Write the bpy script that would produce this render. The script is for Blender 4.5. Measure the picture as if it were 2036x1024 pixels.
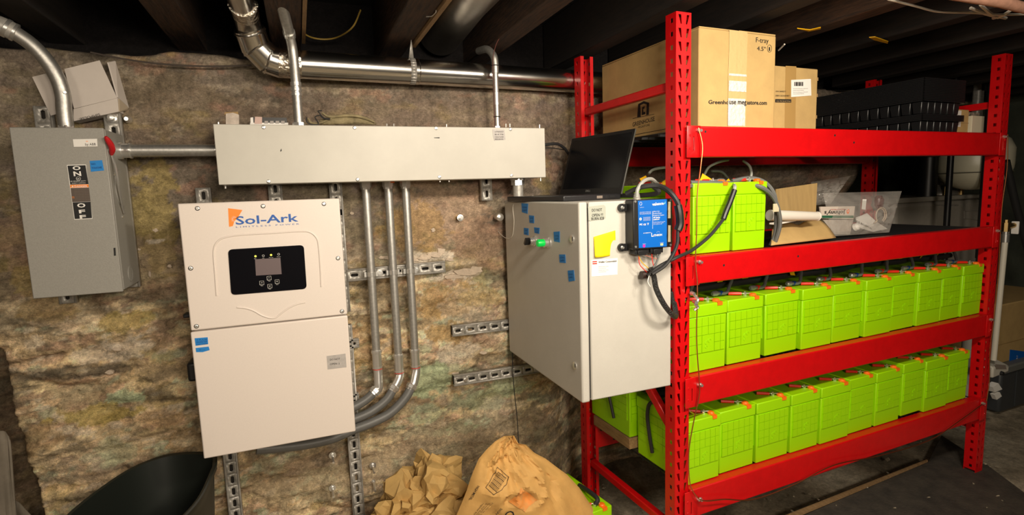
import bpy, math, random
import numpy as np
from mathutils import Vector, Matrix
from math import sin, cos, pi, radians, sqrt
random.seed(7)
for o in list(bpy.data.objects): bpy.data.objects.remove(o)
SC = bpy.context.scene
COL = SC.collection

# ---------------------------------------------------------------- camera
F = 1079.56; CAM = Vector((0, -2.1, 1.42))
YAW, PIT, ROL = radians(-21.135), radians(-6.868), radians(-1.900)
R3 = (Matrix.Rotation(YAW, 3, 'Z') @ Matrix.Rotation(PIT, 3, 'X')
      @ Matrix(((1, 0, 0), (0, 0, -1), (0, 1, 0))) @ Matrix.Rotation(ROL, 3, 'Z'))
cd = bpy.data.cameras.new('camera'); cam = bpy.data.objects.new('camera', cd); COL.objects.link(cam)
cd.sensor_fit = 'HORIZONTAL'; cd.sensor_width = 36; cd.lens = 36 * F / 2036; cd.clip_start = 0.02
cam.matrix_world = Matrix.Translation(CAM) @ R3.to_4x4()
SC.camera = cam

# ---------------------------------------------------------------- world, lamps, exposure
w = bpy.data.worlds.new('world'); SC.world = w; w.use_nodes = True
w.node_tree.nodes['Background'].inputs[0].default_value = (0.9, 0.85, 0.75, 1)
w.node_tree.nodes['Background'].inputs[1].default_value = 0.03
SC.view_settings.view_transform = 'Standard'; SC.view_settings.look = 'None'
SC.view_settings.exposure = -0.06; SC.view_settings.gamma = 1.0; SC.view_settings.use_curve_mapping = False

def area(loc, target, sx, sy, power, color):
    l = bpy.data.lights.new('ceiling_and_fill_light', 'AREA'); l.shape = 'RECTANGLE'; l.size = sx; l.size_y = sy
    l.energy = power; l.color = color
    o = bpy.data.objects.new('ceiling_and_fill_light', l); COL.objects.link(o)
    o.location = loc; o.rotation_euler = (Vector(target) - Vector(loc)).to_track_quat('-Z', 'Y').to_euler()
    return o
area((-0.9, -2.7, 1.93), (-0.6, 0.0, 0.7), 0.4, 0.16, 9, (1.0, 0.86, 0.69))  # added weak fill, not a known lamp, lightens the left wall
area((0.55, -1.75, 1.955), (0.15, 0.0, 0.75), 0.35, 0.16, 18.5, (1.0, 0.87, 0.70))
area((1.35, -1.75, 1.955), (1.35, -0.3, 0.9), 0.35, 0.16, 22, (1.0, 0.88, 0.72))
area((0.45, -3.2, 1.66), (0.5, 0.0, 0.6), 0.6, 0.3, 34, (1.0, 0.86, 0.68))  # added fill behind the camera, brightens low areas and under the rack

# ---------------------------------------------------------------- helpers
RA = radians(2.4); DR = 1.37
OR = CAM + DR * Vector((-sin(RA), cos(RA), 0)); OR.z = 0
RK = Matrix.Translation(OR) @ Matrix.Rotation(RA, 4, 'Z')      # rack frame: X along the beams, Y into depth, Z up
ID = Matrix.Identity(4)

def ray(u, v): return R3 @ Vector(((u - 1018) / F, -(v - 512) / F, -1))
def py(u, v, y): r = ray(u, v); return CAM + r * ((y - CAM.y) / r.y)
def px(u, v, x): r = ray(u, v); return CAM + r * ((x - CAM.x) / r.x)
def pz(u, v, z): r = ray(u, v); return CAM + r * ((z - CAM.z) / r.z)
RKI = RK.inverted()
def pr(u, v, d):                                                # rack coordinates of the point at depth d
    c = RKI @ CAM; r = RKI.to_3x3() @ ray(u, v); return c + r * ((d - c.y) / r.y)
def prz(u, v, z):
    c = RKI @ CAM; r = RKI.to_3x3() @ ray(u, v); return c + r * ((z - c.z) / r.z)

def lin(c):
    if isinstance(c, str):
        c = [int(c[i:i + 2], 16) / 255 for i in (0, 2, 4)]
        c = [x / 12.92 if x <= .04045 else ((x + .055) / 1.055) ** 2.4 for x in c]
    return (c[0], c[1], c[2], 1)

MATS = {}
def mat(name, color, rough=.5, metal=0, noise=0, nscale=40, bump=0, bscale=80, spec=.5, coat=0, emit=0, color2=None, trans=0, alpha=1, stretch=None):
    if name in MATS: return MATS[name]
    m = bpy.data.materials.new(name); m.use_nodes = True; nt = m.node_tree; N = nt.nodes; L = nt.links
    b = N['Principled BSDF']; c = lin(color)
    b.inputs['Base Color'].default_value = c; b.inputs['Roughness'].default_value = rough
    b.inputs['Metallic'].default_value = metal; b.inputs['Specular IOR Level'].default_value = spec
    b.inputs['Coat Weight'].default_value = coat; b.inputs['Coat Roughness'].default_value = .1
    b.inputs['Transmission Weight'].default_value = trans; b.inputs['Alpha'].default_value = alpha
    tc = N.new('ShaderNodeTexCoord'); src = tc.outputs['Object']
    if stretch:
        mp = N.new('ShaderNodeMapping'); mp.inputs['Scale'].default_value = stretch
        L.new(src, mp.inputs[0]); src = mp.outputs[0]
    if noise or color2:
        n = N.new('ShaderNodeTexNoise'); n.inputs['Scale'].default_value = nscale; n.inputs['Detail'].default_value = 6
        n.inputs['Roughness'].default_value = .65
        L.new(src, n.inputs['Vector'])
        mx = N.new('ShaderNodeMix'); mx.data_type = 'RGBA'
        c2 = lin(color2) if color2 else (c[0] * (1 - noise), c[1] * (1 - noise), c[2] * (1 - noise), 1)
        mr = N.new('ShaderNodeMapRange'); mr.inputs[1].default_value = .35; mr.inputs[2].default_value = .65
        L.new(n.outputs[0], mr.inputs[0]); L.new(mr.outputs[0], mx.inputs[0])
        mx.inputs[6].default_value = c; mx.inputs[7].default_value = c2
        L.new(mx.outputs[2], b.inputs['Base Color'])
        if metal:
            m2 = N.new('ShaderNodeMapRange'); m2.inputs[3].default_value = rough * .8; m2.inputs[4].default_value = rough * 1.25
            L.new(n.outputs[0], m2.inputs[0]); L.new(m2.outputs[0], b.inputs['Roughness'])
    if bump:
        n2 = N.new('ShaderNodeTexNoise'); n2.inputs['Scale'].default_value = bscale; n2.inputs['Detail'].default_value = 5
        L.new(src, n2.inputs['Vector'])
        bp = N.new('ShaderNodeBump'); bp.inputs['Strength'].default_value = bump; bp.inputs['Distance'].default_value = .01
        L.new(n2.outputs[0], bp.inputs['Height']); L.new(bp.outputs[0], b.inputs['Normal'])
    if emit:
        b.inputs['Emission Color'].default_value = c; b.inputs['Emission Strength'].default_value = emit
    MATS[name] = m; return m

WORLDM = {}
def tagp(o, label=None, cat=None, group=None, kind=None):
    if label: o['label'] = label
    if cat: o['category'] = cat
    if group: o['group'] = group
    if kind: o['kind'] = kind
    return o

def thing(name, label, cat, loc=(0, 0, 0), rotz=0, group=None, frame=ID):
    o = bpy.data.objects.new(name, None); COL.objects.link(o); o.empty_display_size = .05
    mw = frame @ Matrix.Translation(loc) @ Matrix.Rotation(rotz, 4, 'Z')
    o.matrix_world = mw; WORLDM[o] = mw
    return tagp(o, label, cat, group)

class B:
    """collects shapes given in a frame; build() links them as ONE mesh object"""
    def __init__(s, frame=ID): s.v = []; s.f = []; s.fr = frame
    def add(s, vs, fs):
        k = len(s.v); s.v += [Vector(p) for p in vs]; s.f += [tuple(i + k for i in f) for f in fs]; return s
    def box(s, x0, x1, y0, y1, z0, z1, m=None):
        vs = [Vector((x, y, z)) for z in (z0, z1) for y in (y0, y1) for x in (x0, x1)]
        if m: vs = [m @ p for p in vs]
        return s.add(vs, [(0, 2, 3, 1), (4, 5, 7, 6), (0, 1, 5, 4), (2, 6, 7, 3), (0, 4, 6, 2), (1, 3, 7, 5)])
    def prism(s, pts, off):
        pts = [Vector(p) for p in pts]; n = len(pts); off = Vector(off)
        nn = Vector((0, 0, 0))
        for i in range(n): nn += pts[i].cross(pts[(i + 1) % n])
        if nn.dot(off) > 0: pts = pts[::-1]
        return s.add(pts + [p + off for p in pts], [tuple(range(n)), tuple(range(2 * n - 1, n - 1, -1))] +
                     [(i, n + i, n + (i + 1) % n, (i + 1) % n) for i in range(n)])
    def quad(s, a, b, c, d): return s.add([a, b, c, d], [(0, 1, 2, 3)])
    def tube(s, pts, r, n=10, smooth=0, caps=True, radii=None):
        pts = [Vector(p) for p in pts]
        if smooth: pts = crom(pts, smooth)
        m = len(pts); t0 = (pts[1] - pts[0]).normalized()
        up = t0.orthogonal().normalized(); vs = []
        for i in range(m):
            t = (pts[min(i + 1, m - 1)] - pts[max(i - 1, 0)]).normalized()
            up = (up - t * up.dot(t))
            up = up.normalized() if up.length > 1e-6 else t.orthogonal().normalized()
            sd = t.cross(up)
            rr = radii[i] if radii else (r(i / (m - 1)) if callable(r) else r)
            for k in range(n):
                a = 2 * pi * k / n; vs.append(pts[i] + (up * cos(a) + sd * sin(a)) * rr)
        fs = [(i * n + k, i * n + (k + 1) % n, (i + 1) * n + (k + 1) % n, (i + 1) * n + k) for i in range(m - 1) for k in range(n)]
        if caps: fs += [tuple(range(n - 1, -1, -1)), tuple(range((m - 1) * n, m * n))]
        return s.add(vs, fs)
    def cyl(s, p0, p1, r, n=16, r2=None):
        return s.tube([p0, p1], r, n, radii=[r, r if r2 is None else r2])
    def lathe(s, c, axis, prof, n=16):          # prof: (distance along axis, radius)
        c = Vector(c); a = Vector(axis).normalized()
        pts = [c + a * d for d, r in prof]; up = a.orthogonal().normalized(); sd = a.cross(up); vs = []
        for (d, r) in prof:
            for k in range(n):
                t = 2 * pi * k / n; vs.append(c + a * d + (up * cos(t) + sd * sin(t)) * r)
        m = len(prof)
        fs = [(i * n + k, i * n + (k + 1) % n, (i + 1) * n + (k + 1) % n, (i + 1) * n + k) for i in range(m - 1) for k in range(n)]
        fs += [tuple(range(n - 1, -1, -1)), tuple(range((m - 1) * n, m * n))]
        return s.add(vs, fs)
    def cellhole(s, O, ux, uy, x0, x1, y0, y1, hole):      # rectangle with a 4 or 8 point hole
        O, ux, uy = Vector(O), Vector(ux), Vector(uy)
        out = [(x0, y0), (x1, y0), (x1, y1), (x0, y1)]
        if len(hole) == 8:
            xm, ym = (x0 + x1) / 2, (y0 + y1) / 2
            out = [(x0, y0), (xm, y0), (x1, y0), (x1, ym), (x1, y1), (xm, y1), (x0, y1), (x0, ym)]
        n = len(hole); vs = [O + ux * a + uy * b for a, b in out + list(hole)]
        return s.add(vs, [(i, (i + 1) % n, n + (i + 1) % n, n + i) for i in range(n)])
    def grid(s, fn, nu, nv):
        vs = [fn(i / nu, j / nv) for j in range(nv + 1) for i in range(nu + 1)]
        return s.add(vs, [(j * (nu + 1) + i, j * (nu + 1) + i + 1, (j + 1) * (nu + 1) + i + 1, (j + 1) * (nu + 1) + i) for j in range(nv) for i in range(nu)])
    def build(s, name, m, parent=None, bevel=0, smooth=None, solid=0, seg=2):
        me = bpy.data.meshes.new(name)
        mw = WORLDM[parent].inverted() @ s.fr if parent is not None and parent in WORLDM else s.fr
        me.from_pydata([tuple(mw @ p) for p in s.v], [], s.f); me.update()
        me.materials.append(m)
        if smooth is None or smooth > 0:
            me.shade_smooth(); me.set_sharp_from_angle(angle=radians(smooth or 32))
        o = bpy.data.objects.new(name, me); COL.objects.link(o)
        if parent is not None:
            o.parent = parent
            if parent in WORLDM: WORLDM[o] = WORLDM[parent]
        if solid:
            q = o.modifiers.new('solid', 'SOLIDIFY'); q.thickness = solid; q.offset = 0
        if bevel:
            q = o.modifiers.new('bevel', 'BEVEL'); q.width = bevel; q.segments = seg; q.limit_method = 'ANGLE'; q.angle_limit = radians(40)
        return o

def crom(p, k):
    q = [p[0] * 2 - p[1]] + list(p) + [p[-1] * 2 - p[-2]]; out = []
    for i in range(1, len(q) - 2):
        a, b, c, d = q[i - 1], q[i], q[i + 1], q[i + 2]
        for j in range(k):
            t = j / k
            out.append(.5 * ((2 * b) + (c - a) * t + (2 * a - 5 * b + 4 * c - d) * t * t + (3 * b - a - 3 * c + d) * t ** 3))
    out.append(p[-1]); return out

def text(s, p0, p1, h, m, parent, name='lettering', frame=ID, up=None, ext=.0002, lift=.0006, bold=0, nrm=None):
    """flat lettering from p0 to p1 along the baseline, h tall; reads along p0->p1"""
    cu = bpy.data.curves.new('t', 'FONT'); cu.body = s; cu.size = 1; cu.resolution_u = 2; cu.extrude = 0
    cu.offset = bold
    o = bpy.data.objects.new('t', cu); COL.objects.link(o)
    dg = bpy.context.evaluated_depsgraph_get(); me = bpy.data.meshes.new_from_object(o.evaluated_get(dg))
    bpy.data.objects.remove(o); bpy.data.curves.remove(cu)
    co = np.empty(len(me.vertices) * 3); me.vertices.foreach_get('co', co); co = co.reshape(-1, 3)
    if not len(co): return
    x0, x1 = co[:, 0].min(), co[:, 0].max(); z0, z1 = min(0, co[:, 1].min()), co[:, 1].max()
    p0, p1 = Vector(p0), Vector(p1); ux = (p1 - p0).normalized(); W = (p1 - p0).length
    up = Vector(up or (0, 0, 1)); nr = ux.cross(up).normalized(); up = nr.cross(ux).normalized()
    if nrm is not None and Vector(nrm).dot(nr) < 0: nr = -nr
    sc = h / max(.3, z1)
    mw = (WORLDM[parent].inverted() if parent in WORLDM else ID) @ frame
    vs = [mw @ (p0 + ux * ((c[0] - x0) / (x1 - x0) * W) + up * (c[1] * sc) + nr * lift) for c in co]
    me.vertices.foreach_set('co', [q for v in vs for q in v])
    me.materials.clear(); me.materials.append(m); me.update(); me.name = name
    ob = bpy.data.objects.new(name, me); COL.objects.link(ob); ob.parent = parent
    return ob

def copytree(o, parent=None, loc=None, mw=None):
    c = o.copy(); COL.objects.link(c)
    if parent is not None: c.parent = parent
    if mw is not None: c.matrix_world = mw; WORLDM[c] = mw
    for ch in [x for x in CH.get(o, list(o.children))]: copytree(ch, c)
    return c
CH = {}
ORD = ['first', 'second', 'third', 'fourth', 'fifth', 'sixth', 'seventh', 'eighth', 'ninth', 'tenth', 'eleventh']

# numpy noise
def _h(ix, iy, s):
    n = (ix * 374761393 + iy * 668265263 + s * 974634777) & 0x7fffffff
    n = ((n ^ (n >> 13)) * 1274126177) & 0x7fffffff
    return ((n ^ (n >> 16)) & 0xffff) / 65535.0
def vnoise(x, y, s=0):
    ix = np.floor(x).astype(np.int64); iy = np.floor(y).astype(np.int64); fx = x - ix; fy = y - iy
    fx = fx * fx * (3 - 2 * fx); fy = fy * fy * (3 - 2 * fy)
    a = _h(ix, iy, s); b = _h(ix + 1, iy, s); c = _h(ix, iy + 1, s); d = _h(ix + 1, iy + 1, s)
    return (a * (1 - fx) + b * fx) * (1 - fy) + (c * (1 - fx) + d * fx) * fy
def fbm(x, y, o=5, s=0, g=.5):
    v = 0; a = 1; t = 0
    for i in range(o): v = v + a * vnoise(x * 2 ** i + 17.3 * i, y * 2 ** i - 9.1 * i, s + i); t += a; a *= g
    return v / t
def _hs(ix, iy, s):
    n = (ix * 374761393 + iy * 668265263 + s * 974634777) & 0x7fffffff
    n = ((n ^ (n >> 13)) * 1274126177) & 0x7fffffff
    return ((n ^ (n >> 16)) & 0xffff) / 65535.0
def n1(x, y, s=0):
    v = 0; a = 1
    for i in range(4):
        X_ = x * 2 ** i + 17.3 * i; Y_ = y * 2 ** i - 9.1 * i; ix = math.floor(X_); iy = math.floor(Y_); fx = X_ - ix; fy = Y_ - iy
        fx = fx * fx * (3 - 2 * fx); fy = fy * fy * (3 - 2 * fy); q = s + i
        v += a * ((_hs(ix, iy, q) * (1 - fx) + _hs(ix + 1, iy, q) * fx) * (1 - fy) + (_hs(ix, iy + 1, q) * (1 - fx) + _hs(ix + 1, iy + 1, q) * fx) * fy); a *= .5
    return v / 1.875
def sstep(a, b, x): t = np.clip((x - a) / (b - a), 0, 1); return t * t * (3 - 2 * t)

# ---------------------------------------------------------------- materials
galv = mat('galvanised_steel', (.50, .48, .44), .40, .3, noise=.35, nscale=60)
emt = mat('conduit_steel', (.55, .54, .51), .42, .85, noise=.25, nscale=90)
ductm = mat('duct_steel', (.72, .70, .66), .2, 1, noise=.12, nscale=14, bump=.05, bscale=6)
zinc = mat('zinc_bright', (.78, .77, .74), .28, .85)
rust = mat('rust_red_paint', '6a2a1c', .6)
blackp = mat('black_plastic', (.012, .012, .013), .4)
blackr = mat('black_rubber', (.02, .02, .021), .55)
blk = mat('black_print', (.01, .01, .01), .7)
white = mat('white_label', (.82, .80, .76), .6)
cream = mat('inverter_cream', (.78, .70, .64), .42, noise=.03, nscale=200)
creamd = mat('inverter_edge', (.55, .50, .45), .45)
swgrey = mat('switch_grey', (.32, .31, .28), .5, noise=.12, nscale=300, bump=.05, bscale=400)
wwgrey = mat('wireway_grey', (.56, .54, .48), .42, noise=.08, nscale=6)
cabgrey = mat('cabinet_grey', (.57, .55, .50), .45, bump=.15, bscale=500, noise=.05, nscale=10)
red = mat('rack_red', (.64, .003, .005), .36, noise=.12, nscale=25, bump=.03, bscale=120)
lime = mat('battery_lime', (.345, .72, .0), .42, bump=.04, bscale=200)
limed = mat('battery_lime_seam', (.20, .45, .0), .55)
card = mat('cardboard', (.54, .36, .14), .8, noise=.14, nscale=12)
cardd = mat('cardboard_edge', (.38, .25, .11), .85, noise=.2, nscale=40)
kraft = mat('kraft_paper', (.68, .39, .12), .75, noise=.18, nscale=9, bump=.1, bscale=60)
tapem = mat('clear_packing_tape', (.60, .43, .20), .18, coat=.4, bump=.4, bscale=55)
btape = mat('brown_tape', (.42, .26, .09), .25)
duct_tape = mat('silver_duct_tape', (.48, .45, .43), .45, noise=.15, nscale=60)
bluet = mat('blue_masking_tape', (.01, .22, .62), .6)
navy = mat('navy_print', (.0, .04, .22), .6)
bluelab = mat('blue_label', (.0, .12, .52), .4)
orange = mat('orange_print', (.95, .26, .02), .5)
oplug = mat('orange_plug', (.95, .18, .01), .4)
redcap = mat('red_terminal_cap', (.72, .02, .01), .35)
yellow = mat('yellow_note', (.92, .70, .0), .7)
ytag = mat('yellow_tag', (.90, .48, .0), .6)
copper = mat('copper_wire', (.62, .28, .12), .35, 1)
greyc = mat('grey_cable', (.13, .135, .13), .5)
wcable = mat('white_cable', (.62, .58, .50), .5)
pvc = mat('white_pvc', (.66, .62, .52), .45)
brass = mat('brass', (.55, .38, .16), .35, 1)
glassy = mat('black_gloss', (.006, .006, .008), .08, coat=.5)
wood = mat('old_joist_wood', (.075, .036, .018), .85, color2=(.022, .012, .008), nscale=18, stretch=(6, .6, 6), bump=.4, bscale=30)
wood2 = mat('pale_wood', (.36, .22, .10), .75, color2=(.22, .13, .055), nscale=20, stretch=(5, .8, 5))
woodd = mat('shaded_joist_wood', (.020, .012, .008), .9, color2=(.008, .006, .005), nscale=18, stretch=(6, .6, 6))  # darker copy of the joist wood, shade put into its colour
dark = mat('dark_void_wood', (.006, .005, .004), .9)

# ---------------------------------------------------------------- setting
def vcol_mat(name, rough, fine, fbump, fscale):
    m = bpy.data.materials.new(name); m.use_nodes = True; nt = m.node_tree; N = nt.nodes; L = nt.links
    b = N['Principled BSDF']; b.inputs['Roughness'].default_value = rough; b.inputs['Specular IOR Level'].default_value = .25
    at = N.new('ShaderNodeAttribute'); at.attribute_name = 'Col'
    tc = N.new('ShaderNodeTexCoord'); n = N.new('ShaderNodeTexNoise'); n.inputs['Scale'].default_value = fscale
    n.inputs['Detail'].default_value = 8; n.inputs['Roughness'].default_value = .7
    L.new(tc.outputs['Object'], n.inputs['Vector'])
    mr = N.new('ShaderNodeMapRange'); mr.inputs[1].default_value = .3; mr.inputs[2].default_value = .7
    mr.inputs[3].default_value = 1 - fine; mr.inputs[4].default_value = 1 + fine
    L.new(n.outputs[0], mr.inputs[0])
    mx = N.new('ShaderNodeVectorMath'); mx.operation = 'SCALE'
    n3 = N.new('ShaderNodeTexNoise'); n3.inputs['Scale'].default_value = fscale * 2.7; n3.inputs['Detail'].default_value = 6; n3.inputs['Roughness'].default_value = .75; n3.inputs['Distortion'].default_value = .8
    mp3 = N.new('ShaderNodeMapping'); mp3.inputs['Scale'].default_value = (1, 1, 1.7); L.new(tc.outputs['Object'], mp3.inputs[0]); L.new(mp3.outputs[0], n3.inputs['Vector'])
    m3 = N.new('ShaderNodeMapRange'); m3.inputs[1].default_value = .36; m3.inputs[2].default_value = .64; m3.inputs[3].default_value = 1 - fine * .75; m3.inputs[4].default_value = 1 + fine * .75
    L.new(n3.outputs[0], m3.inputs[0]); mu = N.new('ShaderNodeMath'); mu.operation = 'MULTIPLY'; L.new(mr.outputs[0], mu.inputs[0]); L.new(m3.outputs[0], mu.inputs[1])
    L.new(at.outputs['Color'], mx.inputs[0]); L.new(mu.outputs[0], mx.inputs['Scale']); L.new(mx.outputs[0], b.inputs['Base Color'])
    n2 = N.new('ShaderNodeTexNoise'); n2.inputs['Scale'].default_value = fscale * 1.6; n2.inputs['Detail'].default_value = 9; n2.inputs['Roughness'].default_value = .72
    L.new(tc.outputs['Object'], n2.inputs['Vector'])
    bp = N.new('ShaderNodeBump'); bp.inputs['Strength'].default_value = fbump; bp.inputs['Distance'].default_value = .02
    L.new(n2.outputs[0], bp.inputs['Height']); L.new(bp.outputs[0], b.inputs['Normal'])
    return m

def heightfield(name, P, C, nx, nz, m, kind='structure'):
    me = bpy.data.meshes.new(name); nv = nx * nz
    me.vertices.add(nv); me.vertices.foreach_set('co', P.astype(np.float32).ravel())
    i, j = np.meshgrid(np.arange(nx - 1), np.arange(nz - 1)); a = (j * nx + i).ravel()
    q = np.stack([a, a + 1, a + nx + 1, a + nx], 1)
    me.loops.add(q.size); me.loops.foreach_set('vertex_index', q.ravel())
    me.polygons.add(len(q)); me.polygons.foreach_set('loop_start', np.arange(len(q)) * 4); me.polygons.foreach_set('loop_total', np.full(len(q), 4))
    me.update(calc_edges=True); me.validate()
    at = me.color_attributes.new('Col', 'FLOAT_COLOR', 'POINT')
    at.data.foreach_set('color', np.concatenate([C, np.ones((nv, 1))], 1).astype(np.float32).ravel())
    me.shade_smooth(); me.materials.append(m)
    o = bpy.data.objects.new(name, me); COL.objects.link(o); o['kind'] = kind; return o

def wall_y(x, z):
    return sstep(.98, 1.25, x) * .16 * (1 - sstep(1.2, 1.5, z)) + sstep(.92, 1.1, x) * .05 + sstep(2.95, 3.05, x) * 1.2
xs = np.concatenate([np.arange(-1.15, 1.30, .0068), np.arange(1.30, 5.3, .035)])
zs = np.concatenate([np.arange(-.02, 1.92, .0068), np.arange(1.92, 2.32, .04)])
X, Z = np.meshgrid(xs, zs); nx, nz = len(xs), len(zs)
wx = X + .10 * (fbm(X * 3, Z * 3, 3, 50) - .5); wz = Z + .10 * (fbm(X * 2.2, Z * 4, 3, 60) - .5)
# stones: voronoi cells, wider than tall, domed and sunk at the joints
rng = np.random.RandomState(3); sd = []
zz = 0.0; row = 0
while zz < 2.2:
    h = rng.uniform(.09, .17); xx = -1.3
    while xx < 5.4:
        wd = rng.uniform(.14, .42); sd.append((xx + wd / 2 + rng.uniform(-.03, .03), zz + h / 2 + rng.uniform(-.02, .02))); xx += wd
    zz += h; row += 1
sd = np.array(sd); d1 = np.full(X.shape, 9.); d2 = np.full(X.shape, 9.); idx = np.zeros(X.shape, int)
for k, (sx, sz) in enumerate(sd):
    sel = (abs(xs - sx) < .55)
    if not sel.any(): continue
    c0, c1 = np.where(sel)[0][[0, -1]]; c1 += 1
    rr = np.where(abs(zs - sz) < .4)[0]; r0, r1 = rr[0], rr[-1] + 1
    sl = (slice(r0, r1), slice(c0, c1))
    d = np.sqrt(((wx[sl] - sx) * .5) ** 2 + (wz[sl] - sz) ** 2)
    nearer = d < d1[sl]
    d2[sl] = np.where(nearer, d1[sl], np.minimum(d2[sl], d)); idx[sl] = np.where(nearer, k, idx[sl]); d1[sl] = np.where(nearer, d, d1[sl])
edge = np.clip((d2 - d1) / .035, 0, 1)
up = sstep(1.02, 1.32, Z + .16 * (fbm(X * 2, Z * 2, 3, 70) - .5))                               # parged smooth above
rough = (1 - .85 * up) * (1 - .6 * sstep(.15, .45, X) * sstep(.75, .45, Z))                    # smoother mortar at lower middle
strata = fbm(X * 3.0, Z * 26 + 3 * fbm(X * 3, Z * 3, 3, 5), 4, 11) - .5
def terr(h, k, sharp):
    L = h * k; lv = np.floor(L); return lv, (lv + sstep(0, sharp, L - lv)) / k
warp = .25 * (fbm(X * 4, Z * 4, 4, 41) - .5)
L1, T1 = terr(fbm(X * 2.6 + warp, Z * 6.5 + warp, 6, 21, .56), 13, .16)                        # flaked layers with broken edges
L2, T2 = terr(fbm(X * 8 - warp, Z * 17 + warp, 5, 61, .58), 9, .2)
rk = .012 * (1 - edge ** .5) + .11 * (.5 - T1) + .030 * (.5 - T2) - .024 * strata + .010 * _h(idx, idx * 7, 3)
fine = .010 * (fbm(X * 40, Z * 62, 3, 31, .6) - .5)
Y = wall_y(X, Z) + rough * (rk + fine) + (1 - rough) * (.010 * (fbm(X * 6, Z * 6, 4, 33) - .5) + .004 * (.5 - T2)) + .010
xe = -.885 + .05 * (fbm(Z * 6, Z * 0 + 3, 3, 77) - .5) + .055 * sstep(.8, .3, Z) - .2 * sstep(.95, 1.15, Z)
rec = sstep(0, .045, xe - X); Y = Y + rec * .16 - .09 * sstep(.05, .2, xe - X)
Y = np.maximum(Y, -.018)
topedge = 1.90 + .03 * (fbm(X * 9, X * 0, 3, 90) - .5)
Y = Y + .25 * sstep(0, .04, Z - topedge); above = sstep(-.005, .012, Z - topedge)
# colour
def pal(t, cols):
    t = np.clip(t, 0, .9999) * (len(cols) - 1); i = t.astype(int); f = (t - i)[..., None]; cols = np.array(cols)
    return cols[i] * (1 - f) + cols[i + 1] * f
t1 = fbm(X * 4, Z * 7, 5, 101); t2 = fbm(X * 9, Z * 17, 5, 111); t3 = fbm(X * 16, Z * 26, 4, 121)
LT = np.array([(.10, .085, .06), (.38, .25, .12), (.50, .36, .18), (.27, .19, .10), (.55, .42, .26), (.40, .24, .16), (.46, .42, .27), (.20, .165, .11), (.58, .48, .33), (.44, .31, .11), (.33, .24, .14), (.50, .34, .24)])
pick = lambda lv, q: LT[(_h(lv.astype(np.int64), (lv * 3 + 1).astype(np.int64), q) * 11.99).astype(int)]
low = .30 * pick(L1, 5) + .36 * pick(L2 + 3 * L1, 9) + .34 * pal((t1 * .5 + t2 * .5 - .28) * 2.3, [(.10, .085, .055), (.30, .20, .10), (.48, .33, .16), (.56, .44, .27)])
low = low * 1.9 * (.55 + .9 * t3[..., None]) 
upc = pal((t1 * .6 + t2 * .4 - .3) * 2.4, [(.14, .115, .085), (.19, .155, .12), (.235, .19, .15), (.27, .225, .15), (.25, .20, .17)])
upc = upc * 1.12 * (.85 + .3 * t3[..., None]) + .02 * pick(L2, 3)
low = low * .8 + .2 * low.mean(-1, keepdims=True) * np.array([1.12, 1.0, .72])
C = low * (1 - up[..., None]) + upc * up[..., None]
def blend(mask, col):
    global C
    C = C * (1 - mask[..., None]) + np.array(col) * mask[..., None]
blend(sstep(.60, .64, fbm(X * 10, Z * 22, 5, 131, .62)) * (1 - up) * .7, (.52, .58, .40))     # mint plaster
blend(sstep(.60, .66, fbm(X * 9 + 9, Z * 15, 5, 141, .6)) * .5, (.48, .27, .19))             # pinkish
blend(sstep(.60, .72, fbm(X * 6 + 3, Z * 12, 5, 151, .6)) * .4, (.45, .34, .10))
blend(sstep(.64, .67, fbm(X * 16 + 3, Z * 36, 5, 181, .62)) * (1 - .6 * up) * .8, (.72, .60, .44))              # yellow
blend(sstep(.56, .62, fbm(X * 8 + 30, Z * 26, 6, 161, .62)) * (1 - up * .7) * .65, (.15, .13, .09))  # dark stone
blend((1 - edge) ** 3 * rough * .4, (.13, .09, .05))
blend(sstep(.15, .0, np.abs(fbm(X * 7, Z * 13, 5, 171) - .5) * 6) * rough * .35, (.09, .065, .04))
def spot(u, v, ru, rv, col, k=1., s=0, irr=1.2):
    p = py(u, v, 0); a = py(u + ru, v, 0); b = py(u, v + rv, 0); rx = abs((a - p).x); rz = abs((b - p).z)
    d = np.sqrt(((X - p.x) / rx) ** 2 + ((Z - p.z) / rz) ** 2) + irr * 1.5 * (fbm(X * 22, Z * 34, 5, 200 + s, .62) - .5)
    blend(sstep(1.06, .94, d) * k, col)
MINT = (.50, .58, .36); WHT = (.78, .68, .55); OCH = (.52, .33, .12); PNK = (.52, .36, .25); YEL = (.50, .38, .10); GRY = (.13, .11, .08); TAN = (.48, .36, .22); OLV = (.22, .17, .10)
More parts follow.
